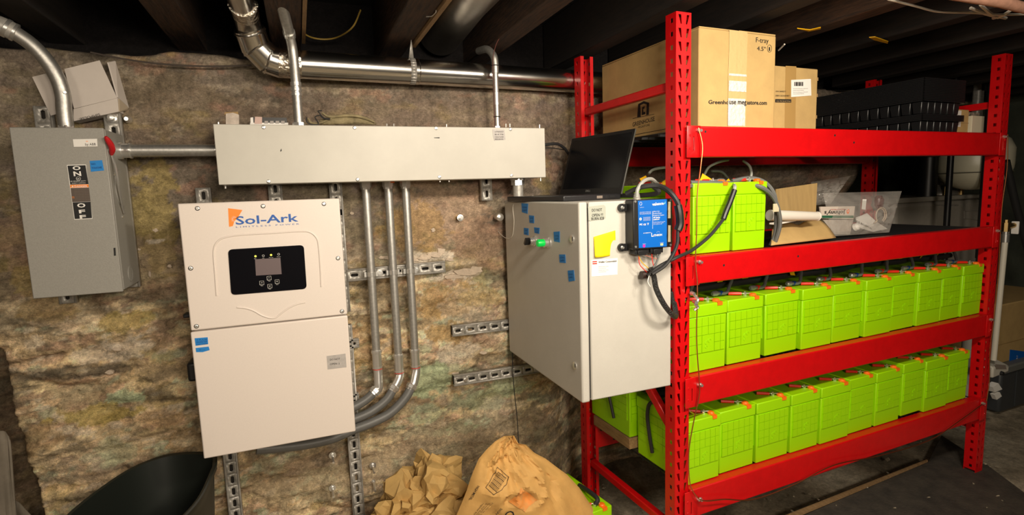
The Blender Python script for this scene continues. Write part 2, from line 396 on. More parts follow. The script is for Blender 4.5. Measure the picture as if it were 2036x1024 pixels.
for i, a in enumerate([
    (860, 250, 420, 60, (.25, .18, .13), .5), (330, 200, 120, 60, (.28, .21, .13), .4), (880, 420, 95, 60, PNK, .65), (830, 450, 60, 45, OCH, .5),
    (960, 480, 60, 40, (.46, .30, .2), .6), (310, 430, 45, 100, YEL, .5), (300, 520, 50, 60, TAN, .5), (30, 480, 40, 60, PNK, .5), (100, 610, 60, 30, (.5, .36, .16), .6),
    (250, 640, 60, 18, YEL, .6), (230, 700, 90, 22, WHT, .55), (150, 790, 60, 20, TAN, .7), (260, 790, 45, 14, MINT, .8), (330, 740, 50, 16, TAN, .5), (190, 830, 80, 16, YEL, .7),
    (140, 745, 100, 14, GRY, .6), (330, 590, 90, 18, GRY, .5), (120, 640, 70, 12, GRY, .4), (190, 930, 90, 40, PNK, .35), (230, 900, 40, 25, MINT, .4), (330, 830, 60, 18, (.5, .32, .17), .6),
    (905, 380, 60, 10, GRY, .3), (920, 545, 48, 10, WHT, .95), (850, 512, 45, 10, WHT, .8), (800, 540, 90, 12, TAN, .4), (760, 600, 60, 35, OLV, .5), (890, 600, 60, 30, OCH, .6),
    (930, 620, 50, 40, WHT, .35), (860, 760, 38, 32, MINT, .9), (905, 700, 45, 18, WHT, .6), (930, 850, 55, 14, MINT, .85), (850, 830, 40, 18, MINT, .6), (980, 790, 60, 22, MINT, .6), (1020, 770, 35, 20, MINT, .5),
    (960, 590, 50, 22, (.6, .46, .22), .6), (890, 660, 40, 18, OCH, .7), (720, 690, 30, 45, OCH, .4), (985, 830, 50, 35, WHT, .35), (1060, 850, 60, 40, (.22, .17, .12), .7), (1090, 920, 70, 50, (.24, .20, .14), .6),
    (870, 900, 140, 60, (.44, .35, .23), .75), (600, 960, 110, 50, (.46, .36, .22), .7), (560, 890, 90, 14, GRY, .5), (620, 925, 70, 20, PNK, .4), (900, 800, 120, 20, GRY, .35), (660, 900, 40, 30, GRY, .4),
    (100, 500, 40, 40, TAN, .4), (50, 560, 30, 30, YEL, .4), (60, 880, 60, 30, (.46, .31, .15), .6), (310, 480, 20, 4, WHT, .9), (225, 690, 20, 5, WHT, .9), (890, 510, 14, 8, WHT, .9), (545, 640, 10, 5, WHT, .3)]):
    spot(*a[:4], a[4], a[5], i)
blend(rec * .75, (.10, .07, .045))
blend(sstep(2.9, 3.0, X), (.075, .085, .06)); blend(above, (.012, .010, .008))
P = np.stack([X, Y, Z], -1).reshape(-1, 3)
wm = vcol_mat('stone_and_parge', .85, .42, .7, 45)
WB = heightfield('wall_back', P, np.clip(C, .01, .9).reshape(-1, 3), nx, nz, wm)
flm = mat('plaster_flake_paint', (.66, .54, .42), .85, noise=.25, nscale=60, bump=.3, bscale=120)
for k, (u, v, ru, rv) in enumerate(((925, 541, 22, 8), (948, 535, 12, 7), (900, 550, 16, 5), (878, 500, 9, 7), (868, 508, 15, 6), (845, 512, 13, 5), (895, 517, 8, 3), (765, 512, 15, 4), (822, 517, 12, 4), (309, 458, 6, 4), (275, 496, 5, 2.5), (337, 529, 5, 3), (297, 546, 3, 6), (700, 424, 5, 3), (408, 500, 4, 2), (862, 458, 4, 4), (960, 700, 8, 4), (905, 742, 7, 3), (232, 695, 10, 4), (215, 742, 8, 5), (440, 640, 5, 3))):
    c = py(u, v, 0); n = 11; rr = random.Random(k); pts = []
    for i in range(n):
        a = 2 * pi * i / n; q = .65 + .6 * rr.random(); p = py(u + ru * cos(a) * q, v + rv * sin(a) * q, 0); pts.append(p)
    iz = int(np.argmin(abs(zs - c.z))); ix = int(np.argmin(abs(xs - c.x))); ys = float(Y[max(0, iz - 2):iz + 3, max(0, ix - 2):ix + 3].min())
    B().prism([Vector((p.x, ys - .0025, p.z)) for p in pts], (0, .02, 0)).build('plaster_flake', flm, WB, smooth=-1)

# floor
fx = np.arange(-1.6, 5.3, .03); fy = np.arange(-4.6, 1.7, .03)
FX, FY = np.meshgrid(fx, fy)
FZ = .010 * (fbm(FX * 5, FY * 5, 5, 5) - .5) + .012 * np.maximum(0, fbm(FX * 9, FY * 9, 5, 15) - .62)
FZ += sstep(-.05, .25, FY) * sstep(1.15, 1.5, FX) * .05 * fbm(FX * 12, FY * 12, 4, 25)
FZ -= FZ.max() * .4
FC = pal((fbm(FX * 3, FY * 3, 6, 301) - .25) * 2, [(.16, .135, .095), (.27, .225, .16), (.36, .31, .23), (.45, .40, .31)])
dk = sstep(.5, .62, fbm(FX * 2, FY * 2, 5, 311))[..., None]; FC = FC * 1.35 * (1 - .4 * dk)
heightfield('floor', np.stack([FX, FY, FZ], -1).reshape(-1, 3), FC.reshape(-1, 3), len(fx), len(fy), vcol_mat('dirty_concrete', .8, .35, .3, 18))

stonew = mat('side_wall_stone', (.20, .15, .10), .9, color2=(.08, .065, .045), nscale=5, bump=.8, bscale=9)
def struct(name, b, m, **k): o = b.build(name, m, None, **k); o['kind'] = 'structure'; return o
struct('wall_left', B().box(-1.75, -1.6, -4.6, 1.7, 0, 2.3), stonew)
dkwall = mat('far_wall_dark', (.075, .085, .06), .9, color2=(.04, .045, .035), nscale=3, bump=.3, bscale=30)  # same dark tone as the far right of the back wall
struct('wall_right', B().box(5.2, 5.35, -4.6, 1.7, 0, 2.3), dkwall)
struct('wall_front', B().box(-1.75, 5.35, -4.75, -4.6, 0, 2.3), stonew)
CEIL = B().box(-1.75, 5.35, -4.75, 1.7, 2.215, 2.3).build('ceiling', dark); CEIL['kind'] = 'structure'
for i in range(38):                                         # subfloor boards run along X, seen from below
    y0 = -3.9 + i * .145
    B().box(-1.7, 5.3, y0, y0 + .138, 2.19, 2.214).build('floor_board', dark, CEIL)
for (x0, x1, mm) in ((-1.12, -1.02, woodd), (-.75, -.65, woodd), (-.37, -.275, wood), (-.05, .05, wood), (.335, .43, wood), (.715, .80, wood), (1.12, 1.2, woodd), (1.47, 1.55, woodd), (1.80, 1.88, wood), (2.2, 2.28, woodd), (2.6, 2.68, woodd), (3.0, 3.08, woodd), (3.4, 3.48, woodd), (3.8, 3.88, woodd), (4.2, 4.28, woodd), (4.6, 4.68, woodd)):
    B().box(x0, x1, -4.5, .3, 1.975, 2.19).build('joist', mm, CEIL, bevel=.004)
B().box(.432, .447, -1.6, -.02, 1.965, 2.01).build('batten', wood2, CEIL)
B().box(.052, .064, -1.2, .05, 1.972, 2.06).build('batten', wood2, CEIL)

# ---------------------------------------------------------------- struts
def strut(name, label, p0, p1, w=.041, d=.022, pitch=.05, parent=None, group=None, out=(0, -1, 0), cat='strut', tilt=None):
    p0, p1 = Vector(p0), Vector(p1); out = Vector(out); ux = (p1 - p0); L = ux.length; ux.normalize(); uy = out.cross(ux).normalized()
    t = thing(name, label, cat, (p0 + p1) / 2, 0, group) if parent is None else parent
    b = B(); n = max(1, int(round(L / pitch))); c = L / n; h = w / 2
    for i in range(n):
        x0 = i * c; m = x0 + c / 2; a = .0135; r = .0052
        hole = [(m - a * .8, -r), (m, -r), (m + a * .8, -r), (m + a, 0), (m + a * .8, r), (m, r), (m - a * .8, r), (m - a, 0)]
        b.cellhole(p0 + out * d, ux, uy, x0, x0 + c, -h, h, hole)
    for s in (-1, 1):
        q = uy * (h * s); e = out * d; a, bb = p0 + q, p1 + q
        b.add([a, bb, bb + e, a + e], [(0, 1, 2, 3)])
        r = uy * (.0035 * s); f = out * .0022                       # rolled edge standing proud of the slotted face
        b.add([a + e - r, bb + e - r, bb + e - r + f, a + e - r + f, a + e + r * .3, bb + e + r * .3, bb + e + r * .3 + f, a + e + r * .3 + f], [(0, 1, 2, 3), (3, 2, 6, 7), (4, 7, 6, 5)])
    ch_ = b.build('channel', galv, t, solid=.0022)
    bk = B(); e = out * .003; w_ = uy * (h * .9); bk.add([p0 + e - w_, p1 + e - w_, p1 + e + w_, p0 + e + w_], [(0, 1, 2, 3)]); bk.build('slot_shade', mat('strut_slot_shade', (.03, .025, .02), .7), t)  # added near-black sheet, its colour stands for shade inside the slots
    return t

def bolt(b, p, out, r=.006, h=.004):
    b.lathe(p, out, [(0, r * 1.5), (.0015, r * 1.5), (.0016, r), (h, r * .9)], 6)

# ---------------------------------------------------------------- safety switch
sw = thing('safety_switch', 'grey steel safety switch box with ON and OFF label and red lever', 'switch box', (-.604, -.04, 1.17))
B().box(-.7085, -.4975, -.212, -.045, 1.172, 1.636).build('enclosure', swgrey, sw, bevel=.003)
B().box(-.7105, -.4985, -.222, -.213, 1.168, 1.638).build('cover', swgrey, sw, bevel=.0025)
def pq(pts, y): return [py(u, v, y) for u, v in pts]
def decal(nm, pts, y, m, parent, t=.0008, lab=None):
    o = B().prism(pq(pts, y), (0, -t, 0)).build(nm, m, parent); return tagp(o, lab) if lab else o
yf = -.2222
decal('name_label', [(145, 277), (193, 276), (194, 291), (147, 292)], yf, white, sw)
text('by ABB', py(170, 289.5, yf - .0008), py(191, 289, yf - .0008), .0065, blk, sw)
decal('logo_bar', [(171, 280.5), (175, 280.5), (175, 281.5), (171, 281.5)], yf - .0009, orange, sw)
lb = decal('warning_label', [(133, 328), (171, 327), (184, 435), (148, 437)], yf, white, sw)
decal('label_panel', [(134.5, 329.5), (170, 328.5), (176, 366), (140, 367)], yf - .0008, blk, sw)
decal('label_panel', [(144.5, 402.5), (180, 401), (183, 433.5), (149, 435.5)], yf - .0008, blk, sw)
decal('label_stripe', [(139.5, 367.5), (176, 366.5), (176.7, 372.3), (140, 373.3)], yf - .0008, orange, sw)
pbrown = mat('brown_print', (.10, .075, .06), .6)
decal('label_panel', [(140.5, 374), (176.8, 373), (180, 400.5), (144, 402)], yf - .0008, pbrown, sw)
yt = yf - .0016
for s, u0, u1, v, h in (('O', 145, 161, 338, .0105), ('N', 147, 162, 350, .0125), ('O', 154, 170.5, 412.5, .0115), ('F', 157.5, 170, 424, .0095), ('F', 159, 171.5, 434.5, .0095)):
    text(s, py(u0, v, yt), py(u1, v - .6, yt), h, white, sw, bold=.03)
text('GE', py(152.5, 357, yt), py(158.5, 356.8, yt), .004, white, sw)
ringp = py(156, 355, yt)
B().tube([ringp + Vector((cos(a) * .0052, 0, sin(a) * .0052)) for a in [i * pi / 8 for i in range(17)]], .0004, 4).build('emblem_ring', white, sw)
text('GE GENERAL DUTY', py(140, 361.6, yt), py(171, 360.6, yt), .0027, white, sw)
text('SAFETY SWITCH', py(143, 365.4, yt), py(170, 364.6, yt), .0027, white, sw)
text('DANGER', py(148.5, 372.3, yt), py(174, 371.6, yt), .0048, white, sw, bold=.02)
B().prism([py(142, 372.2, yt), py(146.8, 372, yt), py(144.4, 368.8, yt)], (0, -.0003, 0)).build('warning_triangle', white, sw)
grm = mat('grey_print', (.22, .18, .15), .7)
for k in range(7):
    v = 377 + k * 3.3; text('iiiiinniiiiiunnii iiinniiu', py(148 + k * .3, v + 1, yt), py(176.5 + k * .4, v + .3, yt), .0018, grm, sw)
text('!!', py(144, 395, yt), py(148, 395, yt), .006, orange, sw)
bt = decal('blue_tape', [(178.5, 320), (203, 318.5), (207, 339), (181, 341.5)], yf, bluet, sw, lab='blue tape with handwriting')
text('NO', py(182, 328, yt), py(190, 327.5, yt), .005, navy, sw); text('TOUCHIE', py(183, 336, yt), py(203, 334.5, yt), .005, navy, sw)
# lever on the right side
xs_ = -.4975
lv = B(); lv.tube([(xs_ + .004, -.196, 1.565), (xs_ + .012, -.215, 1.585), (xs_ + .006, -.238, 1.612)], .0068, 10, smooth=4, radii=[.004, .006, .0075, .008, .0082, .0082, .008, .007, .004][:9])
lv.build('lever_grip', mat('lever_red', (.5, .01, .015), .4), sw)
B().tube([(xs_ + .004, -.196, 1.567), (xs_ + .011, -.20, 1.53), (xs_ + .012, -.195, 1.48), (xs_ + .008, -.17, 1.43), (xs_ + .006, -.145, 1.395)], .0028, 6, smooth=4).build('lever_arm', zinc, sw)
B().lathe((xs_, -.13, 1.47), (1, 0, 0), [(0, .055), (.003, .055), (.004, .045)], 24).build('lever_plate', swgrey, sw)
kb = B(); kb.lathe((xs_, -.135, 1.21), (1, 0, 0), [(0, .024), (.0015, .024), (.0016, .020), (.001, .0195)], 24)
kb.build('knockout', swgrey, sw)
b = B(); b.lathe((xs_, -.18, 1.51), (1, 0, 0), [(0, .004), (.003, .003)], 8); b.lathe((xs_, -.15, 1.385), (1, 0, 0), [(0, .004), (.003, .003)], 8)
b.build('rivet', zinc, sw)
B().prism(pq([(226, 493), (229.5, 492.5), (230.5, 508), (227, 508.5)], yf), (0, -.001, 0)).build('cover_latch', blk, sw)
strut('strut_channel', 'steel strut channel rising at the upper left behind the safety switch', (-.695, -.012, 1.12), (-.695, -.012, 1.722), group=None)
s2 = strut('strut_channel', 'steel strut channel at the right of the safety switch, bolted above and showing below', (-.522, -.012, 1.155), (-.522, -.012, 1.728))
b = B()
for dz in (1.69,): b.lathe((-.522, -.035, dz), (0, -1, 0), [(0, .013), (.003, .013), (.004, .009), (.02, .009), (.021, .004)], 12)
b.lathe((-.488, -.002, 1.69), (0, -1, 0), [(0, .012), (.004, .011), (.018, .010), (.024, .006)], 12); b.build('bolt', zinc, s2)
# hub and horizontal conduit into the wireway
hc = thing('horizontal_conduit', 'short horizontal steel conduit joining the safety switch to the wireway', 'conduit', (-.36, -.12, 1.583))
cp0 = (-.4965, -.12, 1.583); B().lathe(cp0, (1, 0, 0), [(-.012, .019), (-.002, .019), (-.001, .026), (.012, .026), (.013, .022), (.03, .022), (.031, .024), (.036, .024)], 12).build('hub', zinc, hc)
B().cyl((-.465, -.12, 1.583), (-.2265, -.12, 1.583), .0185, 20).build('pipe', emt, hc)
B().lathe((-.232, -.12, 1.583), (1, 0, 0), [(-.003, .022), (.008, .022)], 12).build('locknut', zinc, hc)

# big conduit out of the switch, curving to the left
bc = thing('curved_conduit', 'fat curved steel conduit rising from the safety switch to upper left corner', 'conduit', (-.612, -.13, 1.64))
pts = [(-.613, -.13, 1.65), (-.6125, -.13, 1.70), (-.611, -.13, 1.74), (-.617, -.133, 1.785), (-.635, -.14, 1.832), (-.662, -.15, 1.873), (-.695, -.16, 1.902)]
B().tube(pts, .0195, 18, smooth=5).build('pipe', emt, bc)
B().tube([pts[-1], (-.72, -.168, 1.915), (-.765, -.18, 1.925), (-.84, -.2, 1.935), (-.95, -.23, 1.945)], .0245, 18, smooth=4).build('coupling', galv, bc)
B().lathe((-.695, -.16, 1.902), (-.8, -.25, .45), [(-.008, .021), (-.006, .0255), (0, .0255), (.002, .022), (.008, .022), (.01, .0265), (.018, .0265), (.02, .024)], 18).build('compression_ring', zinc, bc)
B().lathe((-.613, -.13, 1.637), (0, 0, 1), [(0, .021), (.016, .021), (.017, .019)], 6).build('hub', zinc, bc)
B().lathe((-.600, -.148, 1.745), (0.3, -1, 0), [(0, .005), (.004, .004)], 8).build('screw', zinc, bc)

# opened white carton on the switch struts
wc = thing('white_carton', 'opened white cardboard carton lying tilted above the safety switch', 'box', (-.60, -.06, 1.735))
wcm = mat('white_carton_board', (.62, .56, .51), .7, noise=.08, nscale=10)
y0 = -.075
b = B(); b.prism([py(128, 137, y0), py(198, 120, y0), py(233, 195, y0), py(147, 216, y0)], (0, .004, 0))
b.build('lid_flap', wcm, wc)
b = B(); b.prism([py(64, 153, y0 - .01), py(96, 145, y0 - .01), py(124, 223, y0 - .01), py(101, 230, y0 - .01)], (0, .004, 0)); b.build('side_flap', wcm, wc)
b = B(); p = [py(213, 124, y0 + .02), py(227, 121, y0 + .05), py(254, 214, y0 + .06), py(232, 193, y0 + .0)]
b.prism(p, (.003, .002, 0)); b.build('end_flap', wcm, wc)
b = B(); fr = [py(146, 217, y0), py(234, 195, y0), py(236, 222, y0 + .008), py(146, 241, y0 + .008)]; b.prism(fr, (0, .05, 0)); b.build('tray', wcm, wc)
b = B(); b.prism([py(235, 196, y0), py(254, 214, y0 + .06), py(251, 219, y0 + .06), py(236, 222, y0 + .008)], (.002, .002, 0)); b.build('tray_end', mat('carton_inside', (.46, .38, .28), .8), wc)
text('SIMPULSE', py(198, 225, y0 - .001), py(158, 235, y0 - .001), .007, blk, wc, up=(0, 0, -1))

# ---------------------------------------------------------------- wireway
ww = thing('wireway', 'long horizontal grey steel wireway box with screwed cover', 'electrical box', (.33, -.05, 1.47))
B().box(-.2235, .882, -.190, -.045, 1.4725, 1.654).build('enclosure', wwgrey, ww, bevel=.002)
B().box(-.2255, .884, -.2, -.191, 1.4715, 1.6555).build('cover', wwgrey, ww, bevel=.002)
for (u, v) in ((524, 253), (705, 254), (867, 255), (1015, 257), (534, 361), (711, 357), (874, 352), (1017, 349)):
    p = py(u, v, -.2); B().lathe(p, (0, -1, 0), [(0, .0062), (.0005, .006)], 12).build('screw_recess', blk, ww); c = B(); c.lathe(p, (0, -1, 0), [(0, .0048), (.002, .0052), (.0025, .003)], 10); s = c.build('screw', zinc, ww)
for (u, v) in ((434, 246), (769, 249), (783, 249), (888, 250), (1006, 249), (1014, 249), (1073, 251)):
    B().cyl(py(u, v + 4, -.17), py(u, v - 3, -.17), .0028, 8).build('stud', zinc, ww)
for (u, v) in ((448, 369), (875, 356), (893, 356), (1075, 354)):
    B().cyl(py(u, v - 4, -.18), py(u, v + 6, -.18), .003, 8).build('stud', zinc, ww)
decal('tape_note', [(979, 257), (1003, 258), (1005, 278), (983, 280), (980, 270)], -.2003, duct_tape, ww, lab='square of silver tape with handwriting')
for s, v in (('LINKED', 263), ('BUS TIE', 268.5), ('120/208', 273.5), ('BREAKER', 278)):
    text(s, py(984, v, -.2012), py(1001, v, -.2012), .0042, blk, ww)
mk = B(); mk.prism(pq([(557.5, 299), (559.5, 295), (560, 300), (557.5, 302)], -.2003), (0, -.0004, 0)); mk.prism(pq([(863, 273.5), (874, 273), (874, 275), (863, 274.5)], -.2003), (0, -.0004, 0)); mk.build('scratch', blk, ww)
b = B(); b.box(-.095 - .0, -.055, -.035, -.012, 1.43, 1.475)
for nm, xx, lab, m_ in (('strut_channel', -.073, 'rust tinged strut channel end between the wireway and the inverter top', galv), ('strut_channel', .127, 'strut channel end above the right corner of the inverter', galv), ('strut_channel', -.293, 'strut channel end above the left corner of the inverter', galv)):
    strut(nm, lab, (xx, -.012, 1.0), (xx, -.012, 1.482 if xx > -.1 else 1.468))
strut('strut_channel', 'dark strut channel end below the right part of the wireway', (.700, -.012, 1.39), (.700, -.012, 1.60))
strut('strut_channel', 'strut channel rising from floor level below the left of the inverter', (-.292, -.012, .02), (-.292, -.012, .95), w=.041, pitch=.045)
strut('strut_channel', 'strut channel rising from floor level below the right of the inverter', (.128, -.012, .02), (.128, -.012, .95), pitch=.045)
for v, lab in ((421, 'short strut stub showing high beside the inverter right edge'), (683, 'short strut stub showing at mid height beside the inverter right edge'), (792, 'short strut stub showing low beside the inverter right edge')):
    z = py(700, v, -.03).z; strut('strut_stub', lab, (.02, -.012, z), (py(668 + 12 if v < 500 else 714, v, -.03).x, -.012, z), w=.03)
# objects lying on the wireway
pk = thing('paper_packet', 'small torn white paper packet on the left end of the wireway', 'packet', (-.165, -.09, 1.656))
b = B(); b.prism([py(449, 249, -.12), py(475, 249, -.12), py(475, 228, -.12), py(463, 224, -.12), py(449, 226, -.12)], (0, .02, 0)); b.build('wrapper', mat('packet_paper', (.6, .52, .45), .7, color2=(.45, .38, .32), nscale=60), pk)
b = B(); b.prism([py(446, 228, -.118), py(474, 229, -.118), py(473, 222, -.118), py(447, 223, -.118)], (0, .014, 0)); b.build('torn_edge', cardd, pk)
tb = thing('terminal_block', 'black and white terminal block lying on the wireway left of the conduit', 'terminal block', (-.08, -.1, 1.656))
ybk = -.13
B().prism([py(497, 247.5, ybk), py(573, 248.5, ybk), py(573, 244, ybk), py(497, 244, ybk)], (0, .03, 0)).build('base', white, tb)
B().prism([py(499, 244, ybk), py(571, 244, ybk), py(570, 234, ybk), py(502, 233, ybk)], (0, .035, 0)).build('housing', blackp, tb)
B().prism([py(506, 246, ybk - .003), py(521, 246, ybk - .003), py(521, 232.5, ybk - .003), py(507, 232, ybk - .003)], (0, .02, 0)).build('end_plate', mat('pink_plastic', (.55, .38, .33), .5), tb)
B().prism([py(498, 246, ybk - .003), py(504, 246, ybk - .003), py(503, 233, ybk - .003), py(498, 234, ybk - .003)], (0, .02, 0)).build('end_plate', white, tb)
for k in range(4):
    u = 526 + k * 11; B().prism([py(u, 245.5, ybk - .001), py(u + 7, 245.5, ybk - .001), py(u + 7, 240.5, ybk - .001), py(u, 240.5, ybk - .001)], (0, -.002, 0)).build('terminal', mat('terminal_grey', (.3, .27, .25), .4), tb)
gl = thing('work_glove', 'crumpled tan and black work glove lying on top of the wireway', 'glove', (.17, -.12, 1.656))
glm = mat('tan_leather', (.34, .28, .15), .8, color2=(.16, .13, .07), nscale=30, bump=.5, bscale=50)
def lump(b, path, rad, squash=1, n=12, seed=1):
    pts = crom([Vector(p) for p in path], 6); m = len(pts); vs = []
    for i, p in enumerate(pts):
        t = (pts[min(i + 1, m - 1)] - pts[max(i - 1, 0)]).normalized(); sd = t.cross(Vector((0, 0, 1))).normalized(); up = sd.cross(t)
        r = rad(i / (m - 1))
        for k in range(n):
            a = 2 * pi * k / n; rr = r * (1 + .35 * (n1(i * .25, k * .8, seed) - .5)); vs.append(p + sd * cos(a) * rr + up * sin(a) * rr * squash)
    b.add(vs, [(i * n + k, i * n + (k + 1) % n, (i + 1) * n + (k + 1) % n, (i + 1) * n + k) for i in range(m - 1) for k in range(n)] + [tuple(range(n))[::-1], tuple(range((m - 1) * n, m * n))])
b = B(); lump(b, [py(636, 243, -.12), py(670, 240, -.12), py(700, 240, -.12), py(725, 242, -.12), py(748, 246, -.12)], lambda t: .004 + .0105 * sin(pi * min(1, t * .8 + .2)), .9, seed=4); b.build('palm', glm, gl)
b = B(); lump(b, [py(640, 224, -.13), py(655, 232, -.13), py(690, 230, -.13), py(720, 233, -.13), py(745, 243, -.13)], lambda t: .0045 + .002 * sin(pi * t), .8, seed=8); b.build('finger', glm, gl)
b = B(); lump(b, [py(612, 236, -.13), py(618, 244, -.13), py(634, 245, -.13), py(660, 236, -.13)], lambda t: .006, .7, seed=9); b.build('finger', glm, gl)
b = B(); b.tube([py(610, 233, -.14), py(609, 240, -.14), py(616, 247, -.14), py(634, 247, -.14), py(626, 233, -.14), py(637, 228, -.14), py(632, 221, -.14), py(640, 220, -.14)], .002, 6, smooth=3)
b.tube([py(636, 228, -.14), py(644, 235, -.14), py(656, 237, -.14)], .003, 6, smooth=3); b.build('trim', blackr, gl)

# ---------------------------------------------------------------- inverter
sa = thing('solar_inverter', 'large cream hybrid inverter cabinet with orange and blue logo and black display', 'inverter', (-.10, -.04, .64))
B().box(-.322, .118, -.262, -.04, .645, 1.412).build('body', creamd, sa, bevel=.004)
B().box(-.327, .121, -.28, -.262, 1.0415, 1.4185).build('upper_cover', cream, sa, bevel=.004, seg=3)
B().box(-.329, .121, -.28, -.262, .640, 1.0375).build('lower_cover', cream, sa, bevel=.004, seg=3)
yS = -.28
for (u, v) in ((392.5, 414.5), (523, 410), (644, 405.5), (379, 533.5), (672, 513.5), (680, 619), (390.5, 649)):
    B().lathe(py(u, v, yS), (0, -1, 0), [(0, .0068), (.0005, .0066)], 14).build('screw_recess', blk, sa); B().lathe(py(u, v, yS), (0, -1, 0), [(0, .0054), (.0018, .0052), (.0022, .0035), (.0012, .0025)], 12).build('screw', zinc, sa)
def relief(pts, r=.0028, y=-.2802):
    return B().tube([py(u, v, y) for u, v in pts], r, 8, smooth=5).build('raised_rib', cream, sa)
relief([(431, 588), (428, 545), (425, 500), (432, 481), (448, 472), (480, 467), (540, 463.5), (595, 460), (617, 462), (630, 474), (634, 492), (637, 530), (639, 570)])
relief([(471, 611), (490, 613), (505, 618), (521, 627), (537, 632), (549, 631), (562, 621), (575, 612), (590, 605), (607, 601)])
# display
def rrect(pts, r, n=5):
    out = []; m = len(pts)
    for i in range(m):
        p, a, c = pts[i], pts[i - 1], pts[(i + 1) % m]; d0 = (a - p).normalized() * r; d1 = (c - p).normalized() * r
        for k in range(n + 1):
            t = k / n; out.append(p + d0 * (1 - t) ** 2 + d1 * t ** 2)
    return out
disp = B().prism(rrect([py(453.5, 496, yS), py(604, 487, yS), py(610, 574, yS), py(460, 586.5, yS)], .013), (0, -.0025, 0)).build('display_panel', glassy, sa)
yd = yS - .0028
lcd = mat('lcd_screen', (.16, .125, .13), .25)
B().prism([py(507, 515.5, yd), py(557.5, 512.5, yd), py(560, 545, yd), py(509, 548, yd)], (0, -.0006, 0)).build('lcd', lcd, sa)
led = mat('yellow_led', (.8, .75, .1), .4, emit=.8)
for k, (u, v) in enumerate(((508, 509.5), (523.5, 508.5), (539, 507), (554, 505.5))):
    if k in (0, 2): B().lathe(py(u, v, yd), (0, -1, 0), [(0, .0032), (.0006, .0032)], 12).build('led', led, sa)
    else:
        c = py(u, v, yd); B().tube([c + Vector((cos(a) * .003, 0, sin(a) * .003)) for a in [i * pi / 6 for i in range(13)]], .0005, 4).build('led_ring', white, sa)
    text(('DC', 'AC', 'Normal', 'Alarm')[k], py(u - (2 if k < 2 else 4), v + 5.5, yd), py(u + (2 if k < 2 else 4), v + 5.2, yd), .0018, white, sa)
for (u, v, g, s) in ((520.5, 562.5, '<', 'Esc'), (535, 553, '^', 'Up'), (551, 560, '=', 'Enter'), (536.5, 569, 'v', 'Down')):
    c = py(u, v, yd); h = .0058
    q = [c + Vector((x, 0, z)) for x, z in ((-h, -h), (h, -h), (h, h), (-h, h), (-h, -h))]
    B().tube(q, .0006, 4).build('button_outline', white, sa)
    text(g, c + Vector((-.0022, 0, -.002)), c + Vector((.0022, 0, -.002)), .004, white, sa)
    text(s, c + Vector((-.003, 0, -.0098)), c + Vector((.003, 0, -.0098)), .0019, white, sa)
# logo
B().prism([py(453.5, 414, yS), py(482, 417.5, yS), py(474, 431, yS), py(466, 440, yS), py(463, 449.5, yS), py(455.5, 451, yS)], (0, -.0006, 0)).build('logo_mark', orange, sa)
yl = yS - .0009
b = B(); c = py(467, 436, yl)
for k in range(9):
    a = radians(60 + k * 22); d = Vector((cos(a), 0, sin(a))); n_ = Vector((-sin(a), 0, cos(a))) * .0005; b.prism([c + d * .005 + n_, c + d * .005 - n_, c + d * (.012 if 1 < k < 8 else .01)], (0, -.0002, 0))
b.build('logo_rays', white, sa)
logob = mat('logo_blue', (.01, .10, .42), .45)
text('Sol-Ark', py(469, 446.5, yS), py(593.5, 440, yS), .0245, logob, sa, bold=.016)
text('L I M I T L E S S   P O W E R', py(469.5, 453, yS), py(595, 446.5, yS), .0042, logob, sa)
decal('blue_tape', [(387, 672.5), (413, 670.5), (414, 684), (389, 687.5)], yS, bluet, sa, lab='blue tape with handwriting')
decal('blue_tape', [(389, 692), (415, 689), (417, 696), (403, 700), (390, 700)], yS, bluet, sa, lab='narrow blue tape with an arrow')
for s, v in (('3 PULSE', 677.5), ('INVERTER', 681.8), ('DISCONN', 686)): text(s, py(391, v, yS - .0009), py(412, v - 1.2, yS - .0009), .0042, navy, sa)
text('<---', py(396, 697.5, yS - .0009), py(408, 696.5, yS - .0009), .005, navy, sa)
decal('duct_tape', [(649.5, 708), (687, 703), (689, 730), (651.5, 734.5)], yS, duct_tape, sa, lab='silver tape with handwriting')
text('DO NOT', py(656, 717, yS - .0009), py(676, 715, yS - .0009), .006, blk, sa); text('OPEN :)', py(656, 726, yS - .0009), py(675, 724, yS - .0009), .006, blk, sa)
hx_ = py(373, 740, -.23)
B().box(hx_.x, -.32, -.24, -.17, hx_.z - .030, hx_.z + .030).build('side_handle', blackp, sa, bevel=.008)
hx_ = py(365, 628, -.22)
B().box(hx_.x, -.32, -.23, -.19, hx_.z - .006, hx_.z + .006).build('side_tab', blackp, sa, bevel=.003)

